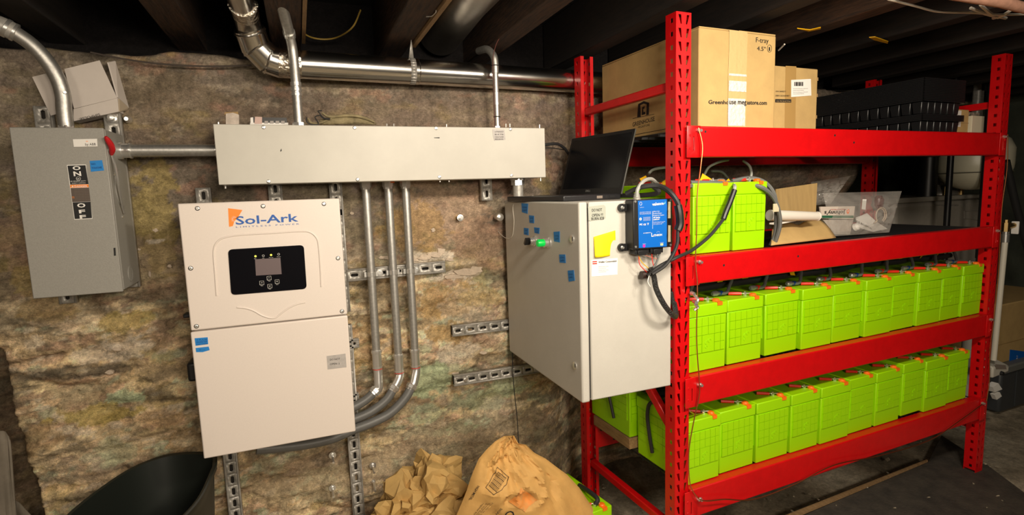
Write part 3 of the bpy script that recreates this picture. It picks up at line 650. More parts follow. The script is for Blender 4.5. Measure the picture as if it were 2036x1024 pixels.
# flexible conduits leave the inverter underside
flexm = mat('flex_conduit_grey', (.13, .13, .125), .45, noise=.12, nscale=40)
def ring(b, p, ax, r, h, n=16): b.lathe(p, ax, [(-h / 2, r), (h / 2, r)], n)
cond = ((.2300, 'left', 735), (.3100, 'middle', 741), (.3740, 'right', 733))
ends = [[(748, 775), (730, 793), (706, 808), (680, 818)], [(785, 768), (768, 795), (735, 820), (700, 835), (670, 845)], [(820, 766), (805, 792), (775, 822), (735, 842), (700, 855), (660, 872), (610, 883), (560, 889), (510, 893)]]
for k, (x, nm, vb) in enumerate(cond):
    t = thing('vertical_conduit', '%s of the three vertical steel conduits hanging from the wireway' % nm, 'conduit', (x, -.06, .76), group='three steel conduits below the wireway')
    zb = py(740, vb, -.06).z + [0.0, -.015, -.02][k]
    B().cyl((x, -.06, zb), (x, -.06, 1.47), .0152, 18).build('pipe', emt, t)
    b = B(); b.lathe((x, -.06, 1.4725), (0, 0, -1), [(0, .021), (.018, .021), (.019, .018), (.026, .018)], 8)
    b.build('upper_connector', zinc, t)
    b = B(); b.lathe((x, -.06, zb + .075), (0, 0, -1), [(0, .017), (.004, .020), (.012, .020), (.013, .0175), (.065, .0175), (.066, .019), (.072, .019)], 16); b.build('coupling', zinc, t)
    B().lathe((x, -.06, zb + .002), (0, 0, -1), [(0, .0185), (.002, .0185)], 14).build('gasket', redcap, t)
    e = [py(u, v, -.075 - .012 * i) for i, (u, v) in enumerate(ends[k])]
    dr = (e[0] - e[1]).normalized()
    b = B(); b.tube([Vector((x, -.06, zb + .005)), Vector((x + .001, -.062, zb - .012)), e[0] + dr * .012, e[0]], .017, 14, smooth=3)
    b.build('elbow', zinc, t)
    f = thing('flexible_conduit', '%s grey flexible conduit bending from the steel conduits under the inverter' % nm, 'conduit', e[1], group='three flexible conduits')
    B().tube(e, .0165 if k < 2 else .0175, 14, smooth=5).build('hose', flexm, f)
    B().lathe(e[0] + dr * .004, -dr, [(0, .018), (.004, .0215), (.016, .0215), (.018, .018), (.024, .018)], 8).build('fitting', zinc, f)
B().cyl((.315, -.06, 1.475), (.315, -.06, 1.468), .019, 12).build('orange_gasket', oplug, [o for o in bpy.data.objects if o.name.startswith('vertical_conduit')][1])
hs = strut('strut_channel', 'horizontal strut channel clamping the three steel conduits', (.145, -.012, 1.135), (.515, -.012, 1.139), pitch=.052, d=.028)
for x in (.23, .31, .374):
    b = B(); b.lathe((x, -.06, 1.137), (0, 0, 1), [(-.008, .0175), (.008, .0175)], 16); b.build('conduit_clamp', zinc, hs)
    b = B(); b.box(x - .026, x - .019, -.068, -.043, 1.128, 1.146); b.box(x + .016, x + .022, -.068, -.043, 1.128, 1.146); b.build('clamp_ear', zinc, hs)
b = B(); bolt(b, (.262, -.041, 1.137), (0, -1, 0), .009, .006); bolt(b, (.400, -.041, 1.137), (0, -1, 0), .007, .006); b.build('bolt', zinc, hs)
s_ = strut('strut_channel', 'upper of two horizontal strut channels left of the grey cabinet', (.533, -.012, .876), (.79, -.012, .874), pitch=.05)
b = B(); bolt(b, (.575, -.035, .876), (0, -1, 0), .007, .008); b.build('bolt', zinc, s_)
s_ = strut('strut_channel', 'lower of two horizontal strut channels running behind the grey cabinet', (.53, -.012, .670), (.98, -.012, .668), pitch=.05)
b = B(); bolt(b, (.578, -.035, .670), (0, -1, 0), .007, .008); b.build('bolt', zinc, s_)
# wall anchors
for (u, v, l, lab) in ((915, 433, 0, 'round washer and bolt on the wall above the lower strut channels'), (661, 970, .035, 'threaded wall anchor below the inverter, leftmost'), (741, 925, .03, 'threaded wall anchor right of the strut below the inverter, upper'), (742, 955, .045, 'threaded wall anchor right of the strut below the inverter, lower'), (661, 905, .03, 'threaded wall anchor just under the inverter bottom')):
    p = py(u, v, -.012); t = thing('wall_anchor', lab, 'anchor bolt', p)
    b = B(); b.lathe(p, (0, -1, 0), [(0, .0135), (.003, .0135), (.0035, .008), (.010, .008)], 12); b.build('washer', zinc, t)
    b = B(); b.cyl(p, p + Vector((0, -.016 - l, -l * .3)), .0045, 10); b.build('stud', zinc, t)
# fitting down from the wireway right end
ft = thing('wireway_fitting', 'stubby threaded conduit fitting under the right end of the wireway', 'conduit fitting', (.78, -.12, 1.39))
b = B(); b.lathe((.800, -.12, 1.4705), (0, 0, -1), [(0, .03), (.006, .03)], 16); b.build('locknut', zinc, ft)
b = B(); b.lathe((.800, -.12, 1.464), (0, 0, -1), [(0, .026), (.018, .026)], 6); b.build('hex_nut', zinc, ft)
b = B(); b.lathe((.800, -.12, 1.446), (0, 0, -1), [(0, .02), (.055, .02)], 16); b.build('nipple', galv, ft)
cb = thing('black_cable', 'thick black cable from the wireway right end into the rack', 'cable', (.9, -.12, 1.6))
B().lathe((.883, -.12, 1.595), (1, 0, 0), [(0, .012), (.012, .012), (.014, .009), (.024, .008)], 12).build('gland', blackp, cb)
B().tube([(.9, -.12, 1.595), (.93, -.12, 1.602), (.98, -.11, 1.605), (1.02, -.09, 1.59), (1.06, -.05, 1.57)], .006, 8, smooth=5).build('jacket', blackr, cb)
B().tube([(.9, -.12, 1.588), (.95, -.12, 1.588), (1.03, -.07, 1.585)], .002, 6, smooth=5).build('thin_wire', blackr, cb)
gd = thing('cable_gland', 'small black round plug on the right end of the wireway', 'cable gland', (.89, -.12, 1.53))
B().lathe((.883, -.12, 1.525), (1, 0, 0), [(0, .009), (.008, .009), (.009, .007), (.016, .007)], 10).build('plug', blackp, gd)

# upper conduits
t = thing('riser_conduit', 'steel conduit rising from the wireway across the duct to the ceiling', 'conduit', (.019, -.12, 1.65))
B().tube([(.019, -.166, 1.65), (.0195, -.166, 1.80), (.018, -.168, 1.89), (.012, -.185, 1.935)], .0148, 16, smooth=4).build('pipe', emt, t)
B().tube([(.0115, -.187, 1.937), (-.003, -.30, 1.985), (-.026, -.52, 2.05)], .0165, 16, smooth=3).build('upper_pipe', emt, t)
B().lathe((.0115, -.190, 1.938), (.1, .9, -.4), [(-.01, .019), (.004, .019), (.006, .0175), (.014, .0175)], 14).build('coupling', zinc, t)
b = B(); b.lathe((.0195, -.166, 1.752), (0, 0, 1), [(0, .0175), (.008, .0175), (.009, .015), (.014, .015), (.015, .0175), (.024, .0175), (.025, .015), (.03, .015), (.031, .0175), (.042, .0175)], 12); b.build('coupling', zinc, t)
B().lathe((.019, -.166, 1.6545), (0, 0, 1), [(0, .02), (.012, .02)], 8).build('locknut', zinc, t)
t = thing('riser_conduit', 'steel conduit with elbow rising from the right part of the wireway past the duct', 'conduit', (.716, -.14, 1.655))
B().cyl((.7155, -.14, 1.655), (.7155, -.14, 1.868), .0115, 14).build('pipe', emt, t)
B().tube([(.7155, -.14, 1.86), (.7155, -.14, 1.895), (.712, -.135, 1.925), (.70, -.10, 1.955), (.69, -.03, 1.965)], .0135, 14, smooth=4).build('elbow', emt, t)
b = B(); b.lathe((.7155, -.14, 1.70), (0, 0, 1), [(0, .0128), (.004, .0128)], 14); b.lathe((.7155, -.14, 1.885), (0, 0, 1), [(0, .0150), (.004, .0150)], 14); b.build('cable_tie', blackr, t)
B().cyl((.7155, -.14, 1.745), (.7155, -.14, 1.79), .0127, 14).build('sleeve', zinc, t)
B().lathe((.7155, -.14, 1.6545), (0, 0, 1), [(0, .015), (.012, .015)], 6).build('locknut', zinc, t)
B().tube([(.702, -.152, 1.66), (.703, -.153, 1.80), (.702, -.155, 1.90), (.715, -.165, 1.96), (.735, -.18, 1.99)], .0009, 6, smooth=4).build('thin_wire', rust, t)

# duct
t = thing('air_duct', 'round galvanised steel duct running along the top of the wall with elbow at left', 'duct', (.5, -.1, 1.86))
A0 = py(600, 128.5, -.10); A1 = py(1142, 162, -.022); A1 = A0 + (A1 - A0) * 2.0; A1.y = A0.y + (A1.y - A0.y); dv = (A1 - A0).normalized()
J0 = A0 - dv * .07
b = B(); b.tube([J0, A0 + dv * .40], .0452, 40); b.tube([A0 + dv * .40, A1], .0445, 40); b.build('pipe', ductm, t)
b = B(); b.lathe(A0 + dv * .395, dv, [(-.003, .0448), (0, .0462), (.003, .0448)], 32); b.build('seam', ductm, t)
b = B(); b.lathe(A0 + dv * -.055, dv, [(-.02, .0462), (.05, .0462)], 24); b.build('foil_tape', mat('foil_tape', (.85, .78, .68), .18, 1, bump=1, bscale=50), t)
E1 = J0; E2 = py(533, 118, -.11); E3 = py(508, 92, -.125); E4 = py(497, 62, -.15); 
for q, (a, c) in enumerate(((E1, E2), (E2, E3), (E3, E4))):
    d = (c - a).normalized(); b = B(); b.tube([a - d * .008, c + d * .008], .0455, 32); b.build('elbow_segment', ductm, t)
    b = B(); b.lathe(c, (d + ((E3 - E2) if q == 0 else (E4 - E3) if q == 1 else d)).normalized() if q < 2 else d, [(-.003, .0468), (0, .0485), (.003, .0468)], 32); b.build('elbow_seam', ductm, t)
b = B(); b.tube([E4, Vector((-.107, -.20, 1.975)), Vector((-.112, -.30, 1.995)), Vector((-.125, -.62, 2.02))], .0365, 28, smooth=3); b.build('riser_pipe', ductm, t)
b = B(); b.lathe((-.108, -.235, 1.985), (-.03, -.8, .15), [(-.02, .0385), (.03, .0385), (.031, .041), (.04, .041)], 24); b.build('foil_tape', MATS['foil_tape'], t)
# hanger strap
b = B(); c = A0 + dv * .375
ring_ = [c + Vector((0, -sin(a) * .0462, cos(a) * .0462)) for a in [radians(k) for k in range(-10, 200, 15)]]
for i in range(len(ring_) - 1):
    wd = .010; b.add([ring_[i] - Vector((wd, 0, 0)), ring_[i] + Vector((wd, 0, 0)), ring_[i + 1] + Vector((wd, 0, 0)), ring_[i + 1] - Vector((wd, 0, 0))], [(0, 1, 2, 3)])
b.add([ring_[1] - Vector((.009, 0, 0)), ring_[1] + Vector((.009, 0, 0)), c + Vector((.001, -.02, .105)), c + Vector((-.001, -.02, .105))], [(0, 1, 2, 3)])
b.build('hanger_strap', galv, t, solid=.001)
t = thing('large_duct', 'large round galvanised duct between the ceiling joists at top centre', 'duct', (.57, -.6, 2.07))
b = B(); b.tube([(.60, .2, 2.085), (.575, -.25, 2.085), (.575, -4.0, 2.085)], .088, 40); b.build('pipe', mat('dull_duct_steel', (.42, .40, .36), .34, 1, noise=.2, nscale=10), t)
b = B(); b.lathe((.575, -.9, 2.085), (0, 1, 0), [(-.004, .0885), (0, .091), (.004, .0885)], 32); b.build('seam', galv, t)

# cables at the ceiling and wall top
def cable(name, label, pts, r, m, cat='cable', smooth=6, n=6, parent=None):
    o = B().tube([Vector(p) for p in pts], r, n, smooth=smooth).build(name, m)
    return tagp(o, label, cat)
cable('twisted_cable', 'thin dark twisted cable sagging along the top of the wall at left', [py(180, 104, -.02), py(250, 118, -.025), (py(330, 128, -.03)), py(420, 132, -.03), py(500, 130, -.03)], .0028, mat('dark_cable', (.06, .045, .035), .7))
cable('yellow_cable', 'yellow cable hanging in an arc between joists at top', [pz(598, 20, 2.1), pz(600, 60, 2.05), pz(625, 76, 2.02), pz(665, 76, 2.02), pz(700, 55, 2.03), pz(717, 20, 2.1)], .003, mat('yellow_jacket', (.45, .30, .06), .5))
cable('white_cable', 'long white cable drooping across the ceiling at upper right', [pz(1765, -2, 1.96), pz(1820, 12, 1.94), pz(1865, 23, 1.94), pz(1930, 25, 1.94), pz(1990, 29, 1.94), pz(2050, 28, 1.95)], .0035, wcable)
cable('rusty_pipe', 'reddish pipe crossing the very top right corner', [pz(1830, -22, 1.945), pz(1990, 4, 1.93), pz(2060, 22, 1.93)], .016, mat('rusty_pipe', (.42, .22, .15), .6, noise=.3), 'pipe', smooth=0, n=12)
for k, (a, c, lab) in enumerate((((1930, 16), (2000, 36), 'pale cable strap end under the upper right pipe, left'), ((1950, 10), (1985, 35), 'pale cable strap end under the upper right pipe, middle'), ((1975, 36), (2010, 20), 'pale cable strap end under the upper right pipe, right'))):
    cable('cable_end', lab, [pz(*a, 1.95), pz((a[0] + c[0]) / 2, (a[1] + c[1]) / 2 + 3, 1.94), pz(*c, 1.95)], .005, wcable)
for (p, lab) in (([(1728, 75), (1740, 74), (1766, 83), (1765, 87), (1738, 80)], 'scrap of yellow tape hanging from a ceiling joist'), ([(1585, 57), (1610, 60), (1632, 55), (1632, 58), (1608, 63)], 'yellow wire scrap beside the joist above the boxes')):
    z = 1.965; o = B().prism([pz(u, v, z) for u, v in p], (0, 0, .003)).build('tape_scrap', ytag); tagp(o, lab, 'tape')
cable('wire_stub', 'short pale wire stub behind the tall cardboard box', [pz(1548, 100, 1.9), pz(1560, 88, 1.91)], .003, wcable, smooth=0)
cable('wire_loop', 'small silver wire loop hanging beside the ceiling joist batten', [pz(848, 33, 1.97), pz(858, 32, 1.965), pz(866, 25, 1.965), pz(867, 20, 1.97)], .0015, zinc)

# ---------------------------------------------------------------- grey control cabinet
cx0, cx1, cyf, cz0, cz1 = .768, 1.100, -.672, .768, 1.383
cab = thing('control_cabinet', 'deep grey steel control cabinet hung between the wall and the red rack', 'cabinet', (.93, -.05, .768))
B().box(.802, cx1, cyf, -.05, cz0, cz1).build('body', cabgrey, cab, bevel=.004)
B().box(.797, .803, cyf + .006, -.055, cz0 + .006, cz1 - .006).build('door_seal', blackr, cab)
dr_ = B().box(cx0, .797, cyf - .001, -.048, cz0 - .003, cz1 + .001).build('door', cabgrey, cab, bevel=.006, seg=3)
def on(u, v, x=cx0): return px(u, v, x)
for (u, v) in ((1138, 475), (1143.5, 727)):
    b = B(); b.lathe(on(u, v), (-1, 0, 0), [(0, .0125), (.003, .0125), (.004, .010), (.0042, .006)], 20); b.build('door_lock', zinc, dr_)
    b = B(); p = on(u, v, cx0 - .0045); b.prism([p + Vector((0, y, z)) for y, z in ((-.0015, -.006), (.0015, -.006), (.0015, .006), (-.0015, .006))], (-.0005, 0, 0)); b.build('lock_slot', blk, dr_)
p = on(1064, 479); b = B(); b.lathe(p, (-1, 0, 0), [(0, .0185), (.006, .0185), (.008, .0155), (.013, .0155), (.014, .013), (.022, .013)], 24); b.build('selector_ring', zinc, dr_)
q = p + Vector((-.022, 0, 0)); b = B(); b.lathe(q, (-1, 0, 0), [(0, .0125), (.003, .0125)], 20)
m_ = Matrix.Translation(q) @ Matrix.Rotation(radians(35), 4, 'X'); b.box(-.018, 0, -.005, .005, -.0125, .0125, m_); b.build('selector_knob', blackp, dr_)
p = on(1092, 482); b = B(); b.lathe(p, (-1, 0, 0), [(0, .0185), (.006, .0185), (.008, .0155), (.02, .0155), (.021, .0135)], 24); b.build('button_ring', zinc, dr_)
B().lathe(p + Vector((-.015, 0, 0)), (-1, 0, 0), [(0, .0125), (.026, .0125), (.029, .011), (.030, .006)], 24).build('push_button', mat('green_button', (.0, .62, .08), .3, emit=.25), dr_)
for pts in (((1037, 404), (1050, 405), (1049, 425), (1038, 422)), ((1052, 428), (1062, 429), (1062, 444), (1053, 443)), ((1042, 453), (1051, 454), (1051, 468), (1042, 466)), ((1062, 452), (1073, 453), (1072, 465), (1063, 463)), ((1101, 461), (1113, 460), (1113, 482), (1102, 480)), ((1112, 506), (1124, 506), (1125, 523), (1113, 522)), ((1129, 538), (1141, 537), (1143, 558), (1131, 560))):
    o = B().prism([on(u, v, cx0 - .0003) for u, v in pts], (-.0007, 0, 0)).build('blue_tape', bluet, dr_)
    u0, u1 = pts[0][0] + 2, pts[1][0] - 2; vm = (pts[0][1] + pts[2][1]) / 2
    for dv_, s in ((-1, 'CHG'), (5, 'OFF')): text(s, on(u0, vm + dv_, cx0 - .0012), on(u1, vm + dv_, cx0 - .0012), .005, navy, dr_, up=(0, 0, 1))
B().box(cx1 - .001, cx1 + .010, -.66, -.62, .78, .81).build('mounting_lug', zinc, cab, bevel=.002)
def front(pts, y=cyf - .0003): return [py(u, v, y) for u, v in pts]
yc = cyf - .0003
tp = B().prism(front([(1169, 411), (1200, 407), (1204, 411), (1204, 434), (1174, 440), (1170, 438)]), (0, -.0006, 0)).build('note_tape', mat('clear_green_tape', (.42, .44, .38), .35), cab); tagp(tp, 'pale tape with handwriting')
for s, u0, u1, v in (('DO NOT', 1177, 1197, 421), ('OPEN !!!', 1177, 1199, 431), ('BURN 828', 1176, 1201, 438)): text(s, py(u0, v, yc - .001), py(u1, v - 1.5, yc - .001), .0085, blk, cab)
# notes stuck to the cabinet
nt_ = thing('sticky_note', 'yellow sticky note curling on the front of the grey cabinet', 'note', py(1202, 512, yc))
A, Bq, Cq, Dq = front([(1180, 471), (1223, 458), (1226, 508), (1181, 512)])
def note(u, v):
    p = (A * (1 - u) + Bq * u) * (1 - v) + (Dq * (1 - u) + Cq * u) * v
    return p + Vector((0, -.001 - .010 * max(0, .5 - u) * v - .004 * sin(u * 5) * v, 0)) + Vector((0, 0, .004 * sin(v * 3.1) * (1 - u)))
B().grid(note, 10, 10).build('paper', yellow, nt_, solid=.0004)
bc_ = thing('business_card', 'white business card with red mark and small print below the yellow note', 'card', py(1202, 545, yc))
B().prism(front([(1175.5, 517), (1228, 513), (1227.5, 546), (1176, 550)]), (0, -.0006, 0)).build('card', white, bc_)
text('Weller Corporation', py(1190, 523, yc - .0008), py(1226, 520.3, yc - .0008), .0055, blk, bc_, bold=.02)
B().prism(front([(1178, 519.5), (1187, 519), (1187, 525), (1178, 525.5)], yc - .0007), (0, -.0003, 0)).build('card_mark', redcap, bc_)
B().prism(front([(1178, 521.8), (1187, 521.3), (1187, 522.8), (1178, 523.3)], yc - .0011), (0, -.0002, 0)).build('card_mark_bar', white, bc_)
for k in range(4): text('iinnmi iiunn iimn', py(1190, 531 + k * 3.5, yc - .0008), py(1210 - (k % 2) * 5, 530 + k * 3.5, yc - .0008), .002, grm, bc_)
kn = thing('round_bolt', 'round steel bolt head on the wall beside the grey cabinet top', 'bolt', (.748, -.05, 1.32))
B().lathe((.745, -.02, 1.322), (0, -1, 0), [(0, .013), (.025, .013), (.03, .016), (.038, .015), (.042, .008)], 16).build('head', zinc, kn)
cable('white_wire', 'thin pale wire looping off the cabinet top beside the door', [px(1060, 389, .90), px(1015, 403, .775), px(988, 420, .765), px(985, 450, .76), px(1003, 472, .76), px(1018, 470, .765), px(1022, 440, .764), px(1020, 410, .764), px(1030, 401, .79)], .0014, wcable)
cable('thin_black_cable', 'thin black cable hanging from under the grey cabinet down the wall', [py(1018, 690, -.06), py(1021, 760, -.05), py(1028, 830, -.05), py(1031, 880, -.06), py(1033, 905, -.06)], .0018, blackr)

# laptop
th = radians(10); H1 = Vector((1.05, -.46, cz1 + .001)); du = Vector((-sin(th), cos(th), 0)); dw = Vector((-cos(th), -sin(th), 0))
lt = thing('laptop', 'open black laptop standing on the grey cabinet', 'laptop', H1)
lm = mat('laptop_black', (.018, .018, .02), .35); lz = Vector((0, 0, .019))
b = B(); b.prism([H1, H1 + du * .36, H1 + du * .36 + dw * .25, H1 + dw * .25], lz); b.build('base', lm, lt, bevel=.004)
b = B(); o_ = H1 + lz + dw * .03; b.prism([o_ + du * .03, o_ + du * .33, o_ + du * .33 + dw * .11, o_ + du * .03 + dw * .11], (0, 0, .0008)); b.build('keyboard', blackp, lt)
S0 = H1 + lz + Vector((0, 0, -.002)); sb = -dw * .07 + Vector((0, 0, .226)); nb = sb.normalized().cross(du).normalized()
if nb.dot(dw) < 0: nb = -nb
b = B(); b.prism([S0, S0 + du * .36, S0 + du * .36 + sb, S0 + sb], -nb * .007); b.build('screen_lid', mat('laptop_lid', (.10, .10, .09), .35), lt, bevel=.002)
b = B(); b.prism([S0 + nb * .0003, S0 + du * .36 + nb * .0003, S0 + du * .36 + sb + nb * .0003, S0 + sb + nb * .0003], nb * .001); b.build('screen_bezel', mat('bezel_black', (.008, .008, .009), .5), lt)
i0 = S0 + nb * .0014 + du * .012 + sb * .10; b = B(); b.prism([i0, i0 + du * .336, i0 + du * .336 + sb * .85, i0 + sb * .85], nb * .0003); b.build('screen', mat('screen_off', (.003, .004, .006), .25, spec=.3), lt)
c0 = S0 + nb * .0018 + sb * .045
text('DELL', c0 + du * .196, c0 + du * .168, .007, mat('print_grey', (.35, .35, .33), .5), lt, up=sb)
for (a0, a1, z0, z1) in ((.03, .052, .007, .012), (.062, .074, .007, .012), (.085, .11, .005, .014)):
    b = B(); e0 = H1 + dw * a0 - du * .0004; e1 = H1 + dw * a1 - du * .0004
    b.prism([e0 + Vector((0, 0, z0)), e1 + Vector((0, 0, z0)), e1 + Vector((0, 0, z1)), e0 + Vector((0, 0, z1))], -du * .0005); b.build('port', blk if a0 < .08 else grm, lt)

# battery monitor module
bm = thing('battery_monitor_module', 'black control module with bright blue printed label on the grey cabinet', 'control module', (1.04, -.70, 1.24))
yb = cyf - .045
zt, zb = py(1300, 396, yb).z, py(1300, 494, yb).z; xl, xr_ = py(1259, 440, yb).x, py(1337, 440, yb).x
B().box(xl, xr_, yb, cyf - .002, zb, zt).build('housing', blackp, bm, bevel=.003)
for (u, v) in ((1236, 413), (1236, 492)):
    p = py(u, v, cyf - .006); b = B(); b.lathe(p + Vector((0, .004, 0)), (0, -1, 0), [(0, .0125), (.008, .0125)], 16); b.box(p.x, xl + .004, cyf - .012, cyf - .003, p.z - .011, p.z + .011); b.build('mounting_ear', blackp, bm)
    b = B(); bolt(b, p + Vector((0, -.004, 0)), (0, -1, 0), .0045, .006); b.build('ear_screw', zinc, bm)
yl2 = yb - .0003
B().prism([py(u, v, yl2) for u, v in ((1268, 399), (1326, 396), (1325.5, 490), (1270, 493))], (0, -.0006, 0)).build('blue_label', bluelab, bm)
y3 = yl2 - .0008
def bt_(s, u0, v0, u1, v1, h, m=white, bold=0): text(s, py(u0, v0, y3), py(u1, v1, y3), h, m, bm, bold=bold)
bt_('valence', 1296.5, 409, 1319.5, 406.5, .0085, bold=.03)
B().prism([py(u, v, y3) for u, v in ((1320, 406), (1323, 399.5), (1322.5, 405))], (0, -.0003, 0)).build('label_flash', mat('teal_print', (.2, .6, .55), .5), bm)
c = py(1274, 405, y3); B().tube([c + Vector((cos(a) * .004, 0, sin(a) * .005)) for a in [i * pi / 6 for i in range(13)]], .0005, 4).build('label_emblem', white, bm)
bt_('valence', 1272, 413, 1280, 412.5, .0018)
for k, s in enumerate(('Lithium Iron', 'Phosphate Battery', 'Management System')): bt_(s, 1298, 421.5 + k * 3.8, 1311 + k * 4.5, 420.8 + k * 3.7, .0033)
bt_('XP Series', 1298.5, 434, 1312, 433, .0042, bold=.03); bt_('U-BMS-HV', 1298.5, 438, 1311, 437, .0038, bold=.03)
for k in range(3): bt_('Rated Voltage 12V max 450', 1299, 442 + k * 2.4, 1322 - k * 3, 441 + k * 2.4, .0018)
for k in range(3): bt_('iinnuiinnmiiunnii', 1272, 422.5 + k * 2, 1294, 421.5 + k * 2, .0016)
B().lathe(py(1273.5, 435.5, y3), (0, -1, 0), [(0, .0042), (.0002, .0042)], 16).build('warning_disc', white, bm); text('!', py(1272.9, 437.5, y3 - .0004), py(1274.1, 437.5, y3 - .0004), .005, redcap, bm)
for k in range(4): bt_('iiunniimnii', 1279, 433 + k * 2, 1293, 432 + k * 2, .0016)
bt_('FC', 1271.5, 448, 1277, 447.8, .005, bold=.04); bt_('CE', 1279, 448, 1284, 447.8, .005, bold=.02)
c = py(1288, 445, y3); B().tube([c + Vector((cos(a) * .0032, 0, sin(a) * .0035)) for a in [i * 2 * pi / 3 + .5 for i in range(4)]], .0009, 4).build('recycle_mark', white, bm)
B().prism([py(u, v, y3) for u, v in ((1297.3, 420), (1297.7, 420), (1297.7, 455), (1297.3, 455))], (0, -.0002, 0)).build('label_rule', white, bm)
bt_('POWERED BY', 1279, 464.5, 1294, 463, .0022, bold=.02); bt_('L', 1295, 470.5, 1299, 470, .0115, bold=.02); bt_('ITHION', 1299.5, 470, 1316, 468.5, .006, bold=.03)
for k in range(5):
    c = py(1308.5, 463, y3); a = radians(20 + 35 * k); B().prism([c + Vector((cos(a) * .004, 0, sin(a) * .003)), c + Vector((cos(a) * .006, 0, sin(a) * .005)), c + Vector((cos(a + .15) * .006, 0, sin(a + .15) * .005))], (0, -.0002, 0)).build('spark', white, bm)
B().lathe(py(1280.5, 489, y3), (0, -1, 0), [(0, .0048), (.0002, .0048)], 12).build('magenta_dot', mat('magenta_print', (.65, .02, .35), .5), bm)
bt_('DANGER', 1277.5, 485.5, 1284, 485.2, .0015); bt_('CAUTION', 1312, 483, 1319, 482.7, .0015)
B().prism([py(u, v, y3) for u, v in ((1313, 484), (1318.5, 483.7), (1318.5, 488), (1313, 488.3))], (0, -.0002, 0)).build('yellow_mark', mat('pale_yellow', (.7, .62, .3), .5), bm)
b = B()
for (u, v) in ((1255 + 8, 401), (1333, 398), (1264, 491), (1333, 487)): bolt(b, py(u, v, yb), (0, -1, 0), .0025, .002)
b.build('cover_screw', zinc, bm)
for (v0, v1) in ((401, 434), (448, 481)):
    B().prism([py(u, v, yb - .0003) for u, v in ((1328.5, v0), (1333, v0), (1333, v1), (1328, v1))], (0, -.001, 0)).build('side_label', mat('cream_sticker', (.6, .52, .35), .6), bm)
for (u0, u1) in ((1262, 1290), (1293, 1318)):
    b = B(); a0, a1 = py(u0, 503, yb + .01), py(u1, 503, yb + .01); b.box(a0.x, a1.x, yb + .008, cyf - .008, zb - .016, zb + .002); b.build('connector', blackp, bm, bevel=.002)
    b = B(); b.box(a0.x + .008, a1.x - .012, yb + .003, cyf - .02, zb - .019, zb - .004); b.build('connector_latch', blackp, bm, bevel=.001)
ym = yb + .012
for k, (pts, m, r) in enumerate((([(1268, 505), (1276, 521), (1290, 534)], ytag, .0013), ([(1270, 506), (1272, 526), (1286, 541)], redcap, .0013), ([(1296, 505), (1297, 518), (1300, 530)], redcap, .0013), ([(1304, 504), (1308, 516), (1298, 532)], greyc, .003), ([(1312, 503), (1306, 520), (1300, 535)], greyc, .003), ([(1276, 505), (1290, 510), (1306, 515)], mat('pink_wire', (.5, .15, .1), .5), .001))):
    B().tube([py(u, v, ym) for u, v in pts], r, 6, smooth=4).build('lead', m, bm)
cable('module_harness', 'thick black corrugated cable loom hanging below the blue labelled module', [py(1293, 533, ym - .01), py(1300, 550, ym - .012), (py(1305, 575, ym - .02)), py(1320, 605, ym - .03), py(1336, 625, ym - .02), py(1344, 628, ym + .0), py(1340, 600, ym + .03), py(1336, 580, ym + .04)], .0085, mat('corrugated_black', (.02, .02, .02), .4, bump=1, bscale=180), n=10)
cable('module_plug', 'round black plug lying against the cabinet below the blue labelled module', [py(1275, 547, cyf - .025), py(1288, 546, cyf - .025)], .0125, mat('brown_black_plastic', (.03, .015, .012), .45), 'plug', smooth=0, n=14)
cable('long_black_cable', 'black cable running from below the module to the connector in front of the lime battery', [py(1288, 549, ym - .01), py(1310, 530, ym - .02), py(1345, 512, ym - .035), RK @ pr(1375, 498, -.035), RK @ pr(1410, 470, -.03), RK @ pr(1435, 440, -.025), RK @ pr(1441, 432, -.022)], .0055, blackr, n=8)
cable('cable_connector', 'black inline connector hanging over the front of the top shelf lime batteries', [RK @ pr(1438, 436, -.022), RK @ pr(1443, 422, -.020), RK @ pr(1452, 400, -.016), RK @ pr(1460, 378, -.012)], .0095, blackp, 'connector', n=10)
cable('cable_grey_end', 'short grey cable end above the black inline connector', [RK @ pr(1459, 380, -.012), RK @ pr(1461, 371, -.008), RK @ pr(1458, 367, .03)], .006, mat('light_grey_cable', (.36, .37, .34), .5), n=8)
cable('module_side_cable', 'black cable looping over the module top and down along the red post', [py(1245, 385, -.62), py(1275, 372, -.66), py(1310, 370, -.69), py(1335, 385, -.73), py(1350, 410, -.745), py(1351, 440, -.745)], .008, blackr, n=8)
cable('moulded_connector', 'fat black moulded connector in front of the red post beside the module', [py(1348, 408, -.745), py(1351, 425, -.748), py(1352, 445, -.748), py(1348, 458, -.747)], .0125, blackp, 'connector', n=10)
cable('module_lower_cable', 'black cable curving from the moulded connector back under the module', [py(1348, 457, -.747), py(1345, 490, -.747), py(1325, 525, -.742), py(1297, 545, -.73)], .0055, blackr, n=8)
cable('grey_arc_cable', 'grey cable arching from the black gland on the cabinet top edge', [py(1266, 392, -.66), py(1268, 376, -.66), py(1280, 360, -.65), py(1295, 356, -.62), py(1308, 366, -.58)], .006, mat('light_grey_cable', (.36, .37, .34), .5), n=8)
cable('cabinet_top_cable', 'black cables lying along the cabinet top behind the laptop', [Vector((1.00, -.30, cz1 + .012)), Vector((1.06, -.42, cz1 + .012)), Vector((1.08, -.55, cz1 + .012)), Vector((1.09, -.62, cz1 + .02)), py(1300, 372, -.60)], .008, blackr, n=8)
gg = thing('cabinet_top_gland', 'ribbed grey cable gland standing on the cabinet top front edge', 'cable gland', (1.03, -.655, cz1))
gp = py(1266, 395, -.655); gp.z = cz1
B().lathe(gp, (0, 0, 1), [(0, .013), (.004, .013), (.005, .010), (.009, .011), (.011, .009), (.015, .010), (.017, .008), (.022, .008)], 14).build('gland', galv, gg)
